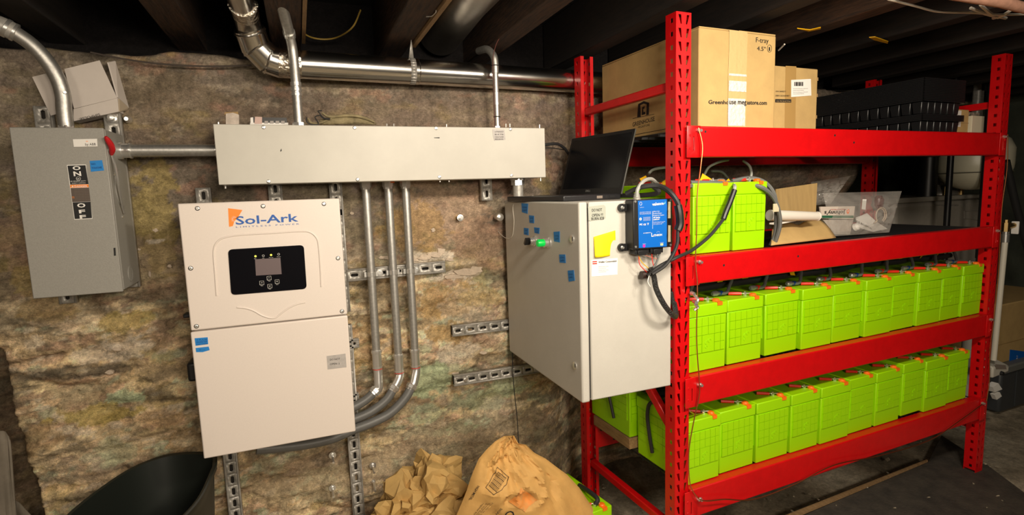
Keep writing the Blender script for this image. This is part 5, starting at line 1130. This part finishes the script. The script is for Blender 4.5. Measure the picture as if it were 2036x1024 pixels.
# ---------------------------------------------------------------- second shelf odds and ends
cp = thing('cardboard_piece', 'opened cardboard piece standing and folding forward on the second shelf', 'cardboard', (1.8, .15, 1.195), frame=RK)
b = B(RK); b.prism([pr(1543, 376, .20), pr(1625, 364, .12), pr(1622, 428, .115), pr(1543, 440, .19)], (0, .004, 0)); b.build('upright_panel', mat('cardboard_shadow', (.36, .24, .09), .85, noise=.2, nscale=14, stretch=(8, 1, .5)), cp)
b = B(RK)
c4 = [Vector(prz(1533, 488, 1.203)), Vector(prz(1662, 473, 1.203)), pr(1628, 437, .115), pr(1536, 448, .15)]
def flap(u, v):
    p = (c4[0] * (1 - u) + c4[1] * u) * (1 - v) + (c4[3] * (1 - u) + c4[2] * u) * v
    return p + Vector((0, 0, .010 * sin(v * pi) - .012 * math.exp(-((u - .55) ** 2) / .01) * v))
b.grid(flap, 16, 8); b.build('folded_flap', card, cp, solid=.003)
pr_ = thing('paper_roll', 'white rolled paper lying on the cardboard on the second shelf', 'paper roll', (1.8, .1, 1.30), frame=RK)
a, c = pr(1530, 428, .07), pr(1625, 430, .05)
b = B(RK); b.tube([a, c], .0165, 18, radii=[.020, .0165]); b.build('roll', mat('roll_paper', (.68, .64, .57), .6), pr_)
b = B(RK); b.lathe(c, (c - a), [(-.001, .0178), (.0012, .0178), (.0013, .013), (-.004, .012)], 18); b.build('roll_end', white, pr_)
b = B(RK); b.prism([pr(1530, 443, .07), pr(1600, 436, .066), pr(1570, 442, .066), pr(1545, 447, .068), pr(1530, 446, .07)], (0, .001, 0)); b.build('loose_edge', MATS['roll_paper'], pr_)
clear = bpy.data.materials.new('clear_plastic_film'); clear.use_nodes = True; nt = clear.node_tree; bs = nt.nodes['Principled BSDF']
bs.inputs['Base Color'].default_value = (.55, .52, .48, 1); bs.inputs['Roughness'].default_value = .12; bs.inputs['Alpha'].default_value = .26; bs.inputs['Specular IOR Level'].default_value = .9
def bag(name, label, corners, dep, bulge, seed, m=clear, cat='bag'):
    t = thing(name, label, cat, corners[0], frame=RK)
    def fn(s):
        def f(u, v):
            p = (corners[3] * (1 - u) + corners[2] * u) * (1 - v) + (corners[0] * (1 - u) + corners[1] * u) * v
            k = (max(0, sin(pi * u)) * max(0, sin(pi * v))) ** .6
            w = (abs(n1(u * 6, v * 6, seed) - .5) * .11 + (n1(u * 14, v * 14, seed + 5) - .5) * .03) * (1 if s > 0 else .5)
            return p + Vector((0, -s * (bulge * k) + w * k * 1.0 + (.0 if s > 0 else .0), (n1(u * 4, v * 4, seed + 9) - .5) * .01 * k))
        return f
    b = B(RK); b.grid(fn(1), 26, 22); b.grid(fn(-1), 18, 14); b.build('film', m, t); return t
bg1 = bag('plastic_bag', 'clear plastic zip bag holding tags and cables on the second shelf', [pr(1636, 384, .16), pr(1793, 380, .16), Vector(prz(1768, 462, 1.20)) , Vector(prz(1655, 470, 1.20))], .15, .045, 3)
bag('plastic_film', 'crumpled clear plastic film sticking up behind the cardboard on the second shelf', [pr(1612, 362, .25), pr(1691, 350, .25), pr(1652, 405, .25), pr(1622, 408, .25)], .2, .02, 11, cat='film')
jl = thing('seed_packet', 'upside down white packet reading Johnnys inside the clear bag', 'packet', pr(1662, 425, .10), frame=RK)
yj = .125
B(RK).prism([pr(u, v, yj) for u, v in ((1631, 411), (1700, 410), (1697, 436), (1634, 434))], (0, .006, 0)).build('label', mat('packet_cream', (.66, .58, .50), .6), jl)
B(RK).prism([pr(u, v, yj - .0004) for u, v in ((1634, 428.5), (1697, 428.5), (1697, 433.5), (1634.5, 433.5))], (0, -.0004, 0)).build('green_band', mat('green_print', (.02, .12, .06), .6), jl)
text("Johnny's", pr(1681, 419, yj - .0005), pr(1639, 420, yj - .0005), .0155, blk, jl, frame=RK, up=(0, 0, -1), bold=.02)
text('Selected Seeds', pr(1681, 415.5, yj - .0005), pr(1652, 416, yj - .0005), .004, MATS['lever_red'], jl, frame=RK, up=(0, 0, -1))
c = pr(1686, 420, yj - .0005); b = B(RK); b.prism([c + Vector((cos(a) * .0085, 0, sin(a) * .011)) for a in [i * pi / 8 for i in range(16)]], (0, -.0003, 0)); b.build('emblem', oplug, jl)
text('S', pr(1688, 415, yj - .0012), pr(1684, 415, yj - .0012), .013, white, jl, frame=RK, up=(0, 0, -1))
B(RK).prism([pr(u, v, yj) for u, v in ((1636, 437), (1697, 437), (1690, 466), (1660, 466))], (0, .008, 0)).build('packet_body', mat('packet_grey', (.36, .31, .27), .7, color2=(.5, .45, .4), nscale=40), jl)
o = B(RK).prism([pr(u, v, .13) for u, v in ((1702, 433), (1724, 424), (1742, 440), (1765, 455), (1735, 461), (1706, 452))], (0, .003, 0)).build('printed_card', white); tagp(o, 'white card with dark print lying tilted inside the clear bag', 'card')
text('KG BIODIVAL', pr(1702, 441, .1285), pr(1734, 457, .1285), .007, blk, o, frame=RK)
o = B(RK).prism([pr(u, v, .12) for u, v in ((1716, 396), (1723, 396), (1721, 417), (1714, 416))], (0, .002, 0)).build('white_tag', white); tagp(o, 'small upright white tag inside the top of the clear bag', 'tag')
o = B(RK).lathe(pr(1700, 452, .115), (0, -1, 0.4), [(0, .016), (.012, .014), (.02, .006)], 14).build('cotton_wad', white); tagp(o, 'white wad at the bottom of the clear bag', 'wad')
for k, r in enumerate((.034, .029)):
    c = pr(1752, 428, .12); o = B(RK).tube([c + Vector((cos(a) * r, .004 * k, sin(a) * r * .95)) for a in [radians(q) for q in range(-60, 235, 15)]] + [c + Vector((-.04, 0, -.03))], .0022, 6, smooth=2).build('coiled_lead', mat('cream_lead', (.62, .50, .38), .5)); tagp(o, '%s loop of cream lead inside the clear bag' % ('outer', 'inner')[k], 'lead')
b = B(RK)
bs_ = mat('maroon_plastic', (.10, .02, .02), .3); b.lathe(pr(1745, 405, .17), (0.2, 0, 1), [(-.03, .012), (-.01, .022), (.02, .022), (.035, .012)], 14); o = b.build('maroon_bottle', bs_); tagp(o, 'small maroon bottle inside the clear bag', 'bottle')

# ---------------------------------------------------------------- utility things beyond the rack
def rl(u, v, d): return RK @ pr(u, v, d)
dt = .85
tk = thing('utility_tank', 'grey plastic tank with flat lid seen through the rack at right', 'tank', rl(1870, 470, dt))
greyt = mat('tank_grey', (.42, .39, .34), .5, noise=.1)
A_, B_ = pr(1782, 398, dt), pr(1952, 398, dt); zt_ = A_.z
B(RK).box(A_.x, B_.x, dt, dt + .5, zt_ - .60, zt_ - .02).build('body', greyt, tk, bevel=.03, seg=4)
B(RK).box(A_.x - .02, B_.x + .02, dt - .02, dt + .52, zt_ - .02, zt_ + .012).build('lid', greyt, tk, bevel=.008)
B(RK).tube([pr(1917, 420, dt - .004), pr(1917, 434, dt - .004), pr(1935, 436, dt - .004), pr(1950, 439, dt - .004)], .003, 6).build('moulded_line', greyt, tk); B(RK).tube([pr(1917, 420, dt - .004), pr(1950, 419, dt - .004)], .003, 6).build('moulded_line', greyt, tk)
B(RK).tube([pr(1858, 408, dt - .003), pr(1905, 408, dt - .003)], .004, 6).build('lid_edge', galv, tk)
fl = thing('flue_fitting', 'steel flue fitting with flared base standing on the grey tank', 'pipe fitting', rl(1868, 395, dt + .15))
fc = RK @ Vector((pr(1870, 395, dt + .15).x, dt + .15, zt_ + .012))
B().lathe(fc, (0, 0, 1), [(0, .12), (.012, .12), (.03, .11), (.06, .065), (.065, .062)], 24).build('flange', mat('fitting_grey', (.30, .28, .25), .4, .6), fl)
B().lathe(fc + Vector((0, 0, .065)), (0, 0, 1), [(0, .066), (.02, .066), (.021, .055), (.06, .052), (.061, .06), (.08, .06), (.081, .048), (.32, .048)], 20).build('pipe', galv, fl)
b = B(); b.cyl(fc + Vector((-.10, -.09, 0)), fc + Vector((-.10, -.09, .06)), .018, 10); b.cyl(fc + Vector((.01, -.125, 0)), fc + Vector((.01, -.125, .05)), .014, 10); b.build('bolt', brass, fl)
bp_ = thing('black_pipe', 'fat black pipe rising left of the steel flue beyond the rack', 'pipe', rl(1835, 380, dt + .1))
bx_ = RK @ Vector((pr(1843, 380, dt + .05).x, dt + .05, zt_ + .012)); B().cyl(bx_, bx_ + Vector((0, 0, .85)), .055, 18).build('pipe', blackp, bp_)
B().lathe(bx_ + Vector((0, 0, .26)), (0, 0, 1), [(0, .06), (.04, .075), (.10, .075), (.14, .06)], 18).build('collar', blackp, bp_)
et = thing('expansion_tank', 'cream coloured expansion tank hanging behind the right post', 'tank', rl(1930, 330, .7))
ec = RK @ pr(1936, 322, .75)
prof = [(-.20 * cos(a) , .20 * sin(a) + .001) for a in [radians(q) for q in range(0, 91, 10)]]
B().lathe(ec + Vector((0, 0, -.02)), (0, 0, 1), [(-.165 * cos(radians(q)), .205 * sin(radians(q)) + .001) for q in range(0, 91, 9)] + [(.10, .207), (.16, .18), (.22, .1)], 32).build('shell', mat('tank_cream', (.72, .68, .52), .35), et)
B().lathe(ec + Vector((0, 0, -.07)), (0, 0, 1), [(-.004, .200), (0, .206), (.004, .205)], 32).build('band', mat('band_dark', (.2, .19, .14), .5), et)
B().lathe(ec + Vector((0, 0, .18)), (0, 0, 1), [(0, .03), (.5, .03)], 12).build('stem', galv, et)
for (u, dd_, lab) in ((1957, .60, 'thin black vertical pipe just left of the right front post'), (1888, .66, 'thin black vertical pipe beside the cream tank')):
    p = pr(u, 350, dd_); o = B(RK).cyl((p.x, p.y, .9), (p.x, p.y, 2.1), .018, 12).build('black_pipe', blackp); tagp(o, lab, 'pipe')
o = cable('pale_pipe', 'pale horizontal pipe high behind the right end of the top shelf', [RK @ pr(1800, 200, .9), RK @ pr(1985, 208, .9)], .012, mat('pale_pipe_paint', (.55, .48, .30), .4), 'pipe', smooth=0, n=12)
pv = thing('white_pipe', 'upright white plastic pipe with brass valve right of the rack', 'pipe', rl(1975, 712, .15))
p0, p1 = pr(1975, 716, .15), pr(1999, 470, .15); 
B(RK).tube([p0, p1], .0135, 14).build('pipe', pvc, pv)
B(RK).lathe(p1, (0, 0, 1), [(-.03, .017), (.01, .017), (.011, .014), (.03, .014)], 12).build('coupling', zinc, pv)
b = B(RK); b.lathe(p1 + Vector((0, 0, .025)), (0, 0, 1), [(0, .018), (.045, .018), (.046, .012), (.06, .012)], 8); b.cyl(p1 + Vector((0, 0, .05)), p1 + Vector((.05, -.01, .055)), .014, 10); b.build('valve', brass, pv)
b = B(RK); b.box(p1.x + .045, p1.x + .058, p1.y - .03, p1.y - .0, p1.z + .01, p1.z + .075); b.build('valve_handle', white, pv, bevel=.003)
pc = thing('pump_controller', 'white pump control box with label at the foot of the white pipe', 'control box', rl(1985, 760, .15))
q0 = pr(1976, 752, .14); q1 = pr(2008, 716, .14)
b = B(RK); b.add([(q0.x - .01, .14, q0.z), (q1.x, .14, q0.z + .01), (q1.x, .24, q0.z + .01), (q0.x - .01, .24, q0.z), (q0.x - .01, .14, q1.z - .015), (q1.x, .14, q1.z - .03), (q1.x - .015, .22, q1.z + .005), (q0.x - .01, .24, q1.z + .01)], [(0, 3, 2, 1), (4, 5, 6, 7), (0, 1, 5, 4), (1, 2, 6, 5), (2, 3, 7, 6), (3, 0, 4, 7)])
b.build('housing', mat('controller_white', (.55, .52, .45), .5), pc, bevel=.008)
b = B(RK); b.lathe(pr(1990, 742, .139), (0, -1, 0), [(0, .012), (.012, .010)], 12); b.build('knob', blackp, pc)
b = B(RK); b.prism([pr(1979, 724, .139), pr(1999, 726, .139), pr(2001, 734, .139), pr(1980, 734, .139)], (0, -.001, 0)); b.build('label', grm, pc)
b = B(RK); b.prism([pr(1974, 770, .15), pr(1985, 762, .15), pr(1993, 774, .15), pr(1978, 780, .15)], (0, .03, 0)); b.prism([pr(1977, 785, .15), pr(1988, 780, .15), pr(1992, 788, .15), pr(1982, 795, .15)], (0, .02, 0)); b.build('lower_fitting', white, pc)
# storage tote, boxes on it
to = thing('storage_tote', 'dark grey storage tote with grey lid at the far right', 'tote', rl(2015, 850, .33))
tx0 = pr(1988, 800, .33).x; ztp = pr(1995, 735, .33).z
B(RK).box(tx0, tx0 + .75, .33, .75, .004, ztp - .02).build('body', mat('tote_dark', (.05, .055, .06), .45), to, bevel=.015)
B(RK).box(tx0 - .02, tx0 + .77, .31, .77, ztp - .02, ztp + .025).build('lid', mat('tote_lid', (.16, .165, .155), .45), to, bevel=.008)
B(RK).box(tx0 + .16, tx0 + .166, .326, .331, .02, ztp - .03).build('rib', MATS['tote_dark'], to)
lb_ = thing('low_carton', 'low brown carton with blue printed panel on the storage tote', 'box', rl(2015, 700, .36))
zl = pr(2000, 682, .36).z
B(RK).box(tx0 - .01, tx0 + .70, .36, .72, ztp + .026, zl).build('carton', card, lb_, bevel=.004)
B(RK).prism([pr(u, v, .3595) for u, v in ((2008, 695), (2045, 700), (2045, 730), (2006, 725))], (0, -.001, 0)).build('blue_panel', bluelab, lb_)
text('DAILY', pr(2022, 722, .357), pr(2024, 706, .357), .016, white, lb_, frame=RK, up=(-1, 0, .1), nrm=(0, -1, 0))
ub = thing('cardboard_box', 'brown cardboard box stacked on the carton at the far right', 'box', rl(2015, 640, .36))
zu = pr(2000, 603, .36).z
B(RK).box(tx0 - .02, tx0 + .72, .35, .73, zl + .002, zu).build('carton', card, ub, bevel=.006)
o = cable('red_rag', 'small reddish rag lying on the far right cardboard box', [RK @ (pr(2005, 602, .42)), RK @ pr(2018, 600, .42), RK @ pr(2034, 601, .42)], .012, mat('rag_red', (.35, .1, .08), .8), 'rag')
o = cable('black_hose', 'black hose slanting down at the far right edge', [RK @ pr(2000, 320, .4), RK @ pr(2018, 400, .4), RK @ pr(2045, 500, .4)], .020, blackr, 'hose', smooth=3, n=12)
st = thing('ribbed_roll', 'grey ribbed roll standing behind the rightmost lowest battery', 'roll', rl(1925, 690, .3))
c = pr(1925, 690, .34); b = B(RK); b.lathe((c.x, c.y, .394 + .0), (0, 0, 1), [(-.39, .03), (.26, .03)] + [x for k in range(5) for x in ((.262 + k * .012, .034), (.270 + k * .012, .031))], 16); b.build('roll', mat('spool_grey', (.45, .43, .38), .5), st)

# ---------------------------------------------------------------- floor things
mt = thing('rubber_mat', 'dark rubber mat on the floor in front of the rack at lower right', 'mat', pz(1850, 980, .0))
zf = .010
mp_ = [pz(1872, 868, zf), pz(1960, 925, zf), pz(2036, 982, zf), pz(2120, 1060, zf), pz(2000, 1250, zf), pz(1480, 1250, zf), pz(1592, 1030, zf), pz(1846, 920, zf)]
mp_[4] = Vector((mp_[4].x, mp_[4].y, zf)); b = B(); b.prism(mp_, (0, 0, .007)); b.build('sheet', mat('mat_rubber', (.040, .034, .028), .75, color2=(.075, .062, .048), nscale=14, bump=.3, bscale=90), mt)
lt_ = thing('wood_lath', 'long thin pale wooden lath lying along the edge of the mat', 'lath', pz(1700, 980, .01))
a, c = pz(1560, 1034, .02), pz(1843, 918, .02); d = (c - a).normalized(); n_ = d.cross(Vector((0, 0, 1)))
b = B(); b.prism([a - n_ * .012, c - n_ * .004, c + n_ * .004, a + n_ * .012], (0, 0, .01)); b.build('strip', wood2, lt_)
rnd = random.Random(5); b = B()
for k in range(130):
    if k < 60: x, y = rnd.uniform(1.0, 1.9), rnd.uniform(-.75, .1)
    else: x, y = rnd.uniform(1.7, 3.2), rnd.uniform(-.85, .3)
    s = rnd.uniform(.002, .0065) * (1.6 if rnd.random() < .1 else 1); m_ = Matrix.Translation((x, y, .019 if k >= 60 else .005)) @ Matrix.Rotation(rnd.uniform(0, 3), 4, 'Z') @ Matrix.Rotation(rnd.uniform(0, 1), 4, 'X')
    b.box(-s, s, -s * .7, s * .7, -s * .3, s * .5, m_)
o = b.build('floor_debris', mat('debris', (.42, .36, .26), .85, color2=(.15, .12, .08), nscale=30)); tagp(o, 'pale crumbs of mortar and dirt scattered over the floor and mat', 'debris', kind='stuff')

# tub
tub = thing('plastic_tub', 'large black tub with wide open rim at the lower left below the inverter', 'tub', (-.48, -.38, 0))
rim = [(-.31, -.25), (-.325, -.17), (-.39, -.125), (-.47, -.11), (-.545, -.16), (-.60, -.27), (-.635, -.40), (-.62, -.52), (-.55, -.60), (-.46, -.62), (-.375, -.57), (-.325, -.45)]
rp_ = crom([Vector((x, y, .6)) for x, y in rim] + [Vector((rim[0][0], rim[0][1], .6))], 6)[:-1]; cc = Vector((-.475, -.37, .6)); nR = len(rp_)
b = B(); lv_ = [(.0, .72), (.02, .76), (.55, .985), (.575, 1.0), (.585, 1.05), (.60, 1.055), (.603, 1.03), (.60, .985), (.56, .965), (.03, .74), (.028, .0)]
vs = []
for z, k in lv_:
    for p in rp_: q = cc + (p - cc) * k; vs.append((q.x, q.y, z + (.0)))
b.add(vs, [(i * nR + j, i * nR + (j + 1) % nR, (i + 1) * nR + (j + 1) % nR, (i + 1) * nR + j) for i in range(len(lv_) - 1) for j in range(nR)] + [tuple(range(nR))[::-1]])
b.build('shell', mat('tub_plastic', (.010, .013, .010), .5), tub, smooth=50)

# grey tarp at the far left
tg_ = thing('grey_tarp', 'grey dusty tarp draped over a post at the far left bottom corner', 'tarp', (-1.0, -.25, 0))
tm = mat('dusty_tarp', (.20, .17, .13), .85, noise=.3, nscale=12)
L_ = [py(-60, 860, -.10), py(-20, 855, -.10), py(8, 856, -.10), py(21, 875, -.10), py(22, 990, -.10), py(40, 1003, -.14), py(70, 1030, -.18), py(110, 1080, -.22)]
def tarp(u, v):
    k = u * (len(L_) - 1); i = min(int(k), len(L_) - 2); p = L_[i].lerp(L_[i + 1], k - i)
    q = Vector((p.x - .25, p.y - .02, 0)) if i > 3 else Vector((p.x - .01, p.y - .02, 0))
    r = p.lerp(Vector((p.x, p.y - .03, 0)), v); return r + Vector((0, -.03 * sin(v * 3) + .012 * (n1(u * 12, v * 3, 2) - .5), 0))
b = B(); b.grid(tarp, 50, 20); b.build('sheet', tm, tg_, solid=.004)

# kraft paper bag: a folded-up yard bag leaning to the wall
kb_ = thing('paper_yard_bag', 'large wrinkled kraft paper yard bag with barcode and orange print at the bottom centre', 'paper bag', (.80, -.22, 0))
yk = -.42
Lp = [(1002, 867), (985, 877), (968, 893), (952, 912), (944, 930), (936, 950), (928, 975), (918, 1000), (905, 1030), (890, 1075), (880, 1130)]
Rp = [(1022, 866), (1031, 882), (1046, 884), (1062, 900), (1085, 912), (1110, 931), (1128, 944), (1152, 970), (1188, 1024), (1215, 1075), (1230, 1130)]
def kb(u, v, off=0):
    k = v * (len(Lp) - 1); i = min(int(k), len(Lp) - 2); f = k - i
    a = py(Lp[i][0] * (1 - f) + Lp[i + 1][0] * f, Lp[i][1] * (1 - f) + Lp[i + 1][1] * f, yk); c = py(Rp[i][0] * (1 - f) + Rp[i + 1][0] * f, Rp[i][1] * (1 - f) + Rp[i + 1][1] * f, yk)
    p = a.lerp(c, u); bul = .10 * (max(0, 1 - (2 * u - 1) ** 2)) ** .6 * (.15 + v * 1.05)
    cr = 0
    for (sx_, sy_, s_, am) in ((1.8, 1.4, 3, .06), (3.9, 3.2, 5, .03), (8, 7, 8, .022)):
        q = n1(u * sx_ + v * 1.7, v * sy_ - u * .8, s_); cr += am * (abs(q - .5) * 2) ** .8
    e = min(1, 6 * u, 6 * (1 - u))
    return p + Vector((0, -bul + (cr - .03) * e, 0)) + Vector((0, .10 * max(0, .5 - v), 0)) * 0
N1, N2 = 56, 48
b = B(); b.grid(kb, N1, N2); b.build('front_sheet', kraft, kb_, smooth=24)
def kbk(u, v): p = kb(u, v); q = Vector((p.x, yk + .04 * sin(pi * u) * min(1, v * 2), p.z)); return q
b = B(); b.grid(lambda u, v: kbk(1 - u, v), 20, 20); b.build('back_sheet', kraft, kb_)
def seen(p): q = R3T @ (p - CAM); return 1018 + F * q.x / -q.z, 512 - F * q.y / -q.z
R3T = R3.inverted(); NT = 72
KT = np.array([[seen(kb(i / NT, j / NT)) for j in range(NT + 1)] for i in range(NT + 1)])
def locate(u_, v_):      # bag parameters of the surface point seen at that pixel
    e = (KT[:, :, 0] - u_) ** 2 + (KT[:, :, 1] - v_) ** 2; i, j = np.unravel_index(np.argmin(e), e.shape)
    i = min(max(i, 1), NT - 1); j = min(max(j, 1), NT - 1); c = KT[i, j]
    du_, dv_ = (KT[i + 1, j] - KT[i - 1, j]) / 2, (KT[i, j + 1] - KT[i, j - 1]) / 2
    try: s_ = np.linalg.solve(np.array([du_, dv_]).T, np.array([u_, v_]) - c)
    except Exception: s_ = (0, 0)
    return float(i + np.clip(s_[0], -1, 1)) / NT, float(j + np.clip(s_[1], -1, 1)) / NT
def onbag(quad, nm, m, n=4, m2=4, lift=.0015):
    c = [locate(*q) for q in quad]; b = B()
    def f(u, v):
        i = (c[0][0] * (1 - u) + c[1][0] * u) * (1 - v) + (c[3][0] * (1 - u) + c[2][0] * u) * v; j = (c[0][1] * (1 - u) + c[1][1] * u) * (1 - v) + (c[3][1] * (1 - u) + c[2][1] * u) * v
        return kb(i, j) + Vector((0, -lift, 0))
    b.grid(f, n, m2); b.build(nm, m, kb_)
faded = mat('faded_orange_print', (.78, .26, .04), .7, color2=(.62, .30, .09), nscale=50)
onbag([(1036, 969), (1068, 994), (1043, 1017), (1010, 996)], 'orange_square', faded, 10, 10, .003)
def bar(p, q, w, m=blk, nm='print_line', n=8):
    d = Vector((q[0] - p[0], q[1] - p[1])); nn = Vector((-d.y, d.x)).normalized() * w / 2
    onbag([(p[0] + nn.x, p[1] + nn.y), (q[0] + nn.x, q[1] + nn.y), (q[0] - nn.x, q[1] - nn.y), (p[0] - nn.x, p[1] - nn.y)], nm, m, n, 1, .0035)
for a, c in (((988, 928), (1011, 947)), ((1011, 947), (1005, 964)), ((1005, 964), (981, 983)), ((981, 983), (965, 968)), ((965, 968), (988, 928))): bar(a, c, .9)
for k in range(13):
    t = k / 12; a = (972 + t * 17, 964 - t * 27 + 0); bar((a[0], a[1]), (a[0] + 15 + 2 * t, a[1] + 13 - 0 * t), .55 + .5 * (k % 3 == 0), n=4)
def bagtext(s, p0, p1, h, bold=0):
    i0, j0 = locate(*p0); i1, j1 = locate(*p1); A = kb(i0, j0); Bp = kb(i1, j1)
    lift = max(abs(A.y - kb((i0 * (1 - t) + i1 * t), (j0 * (1 - t) + j1 * t)).y) for t in (.25, .5, .75)) + .006
    ux = (Bp - A).normalized(); up = Vector((0, -1, 0)).cross(ux) * 1
    up = ux.cross(Vector((0, 1, 0))) * -1
    # letters rise to the left of the reading direction as seen from the room
    upv = Vector((-ux.z, 0, ux.x)); text(s, A, Bp, h, blk, kb_, up=upv, lift=lift * .5 + .003, bold=bold)
bagtext('CLO', (1014, 1006), (976, 1036), .030, .01); bagtext('GS', (1034, 1020), (1005, 1045), .030, .01)
bagtext('SIGN UP & SAVE', (994, 1002), (958, 1040), .008, .02)
for k, s in enumerate(('Donate up to one', 'Thousand of bags', 'at the store and', 'register for free')): bagtext(s, (977 - k * 6, 992 + k * 1.5), (944 - k * 4, 1026 + k), .0052)
bagtext('HIGH METAL', (948, 962), (931, 990), .010, .01)

# crumpled kraft paper heap
cr = thing('crumpled_kraft_paper', 'heap of crumpled brown kraft paper left of the paper yard bag', 'paper', (.38, -.2, 0))
import mathutils.noise as mn
def crumple(c, r, seed, sub=4, amp=.34, nm='sheet'):
    bm_ = bmesh.new(); bmesh.ops.create_icosphere(bm_, subdivisions=sub, radius=1)
    b = B(); vs = []
    for v in bm_.verts:
        p = v.co.copy(); q = p + Vector((seed * 3.1, seed, -seed)); h = random.Random(v.index * 31 + seed).uniform(-1, 1)
        d = 1 + amp * (mn.noise(q * 1.1) * .9 + 1.5 * abs(mn.noise(q * 2.1)) - .7 * abs(mn.noise(q * 4.3)) + .10 * h - .25)
        k = Vector((mn.noise(q * 2.7), mn.noise(q * 2.7 + Vector((9, 0, 0))), mn.noise(q * 2.7 + Vector((0, 9, 0))))) * .28
        vs.append(Vector((c[0] + (p.x * d + k.x) * r[0], c[1] + (p.y * d + k.y) * r[1], c[2] + (p.z * d + k.z) * r[2])))
    b.add(vs, [tuple(v.index for v in f.verts) for f in bm_.faces]); bm_.free()
    return b.build(nm, mat('crumpled_kraft', (.55, .35, .12), .8, noise=.2, nscale=14, bump=.1, bscale=60), cr, smooth=20)
import bmesh
c = py(862, 968, -.20); crumple(c, (.115, .10, .105), 2, amp=.5)
c = py(808, 1010, -.22); crumple(c, (.115, .09, .085), 5, amp=.6)
c = py(880, 1030, -.26); crumple(c, (.12, .09, .07), 9, amp=.6)
c = py(850, 1090, -.2); crumple(c, (.20, .13, .13), 12, sub=4, amp=.5)
# lime battery standing on the floor by the rear post
A_ = pz(1128, 940, .236); B2_ = pz(1216, 1004, .236)
dd_ = (A_ - B2_).normalized(); ang = math.atan2(-dd_.x, dd_.y)
fb = battery(0, 0, 0, 'lime green battery with black strap on the floor behind the paper yard bag', mw=Matrix.Translation((B2_.x, B2_.y, .004)) @ Matrix.Rotation(ang, 4, 'Z') @ Matrix.Translation((-BW, 0, 0)))
p = [pz(1152, 965, .24), pz(1172, 978, .262), pz(1188, 992, .262), pz(1184, 1003, .245)]
o = B().tube(p, .009, 8, smooth=5).build('battery_strap', blackr); tagp(o, 'black strap handle on the floor battery behind the paper yard bag', 'strap')
for ob in COL.objects:                                     # every mesh and empty carries plain data only
    if ob.type == 'MESH' and not ob.data.materials: ob.data.materials.append(dark)
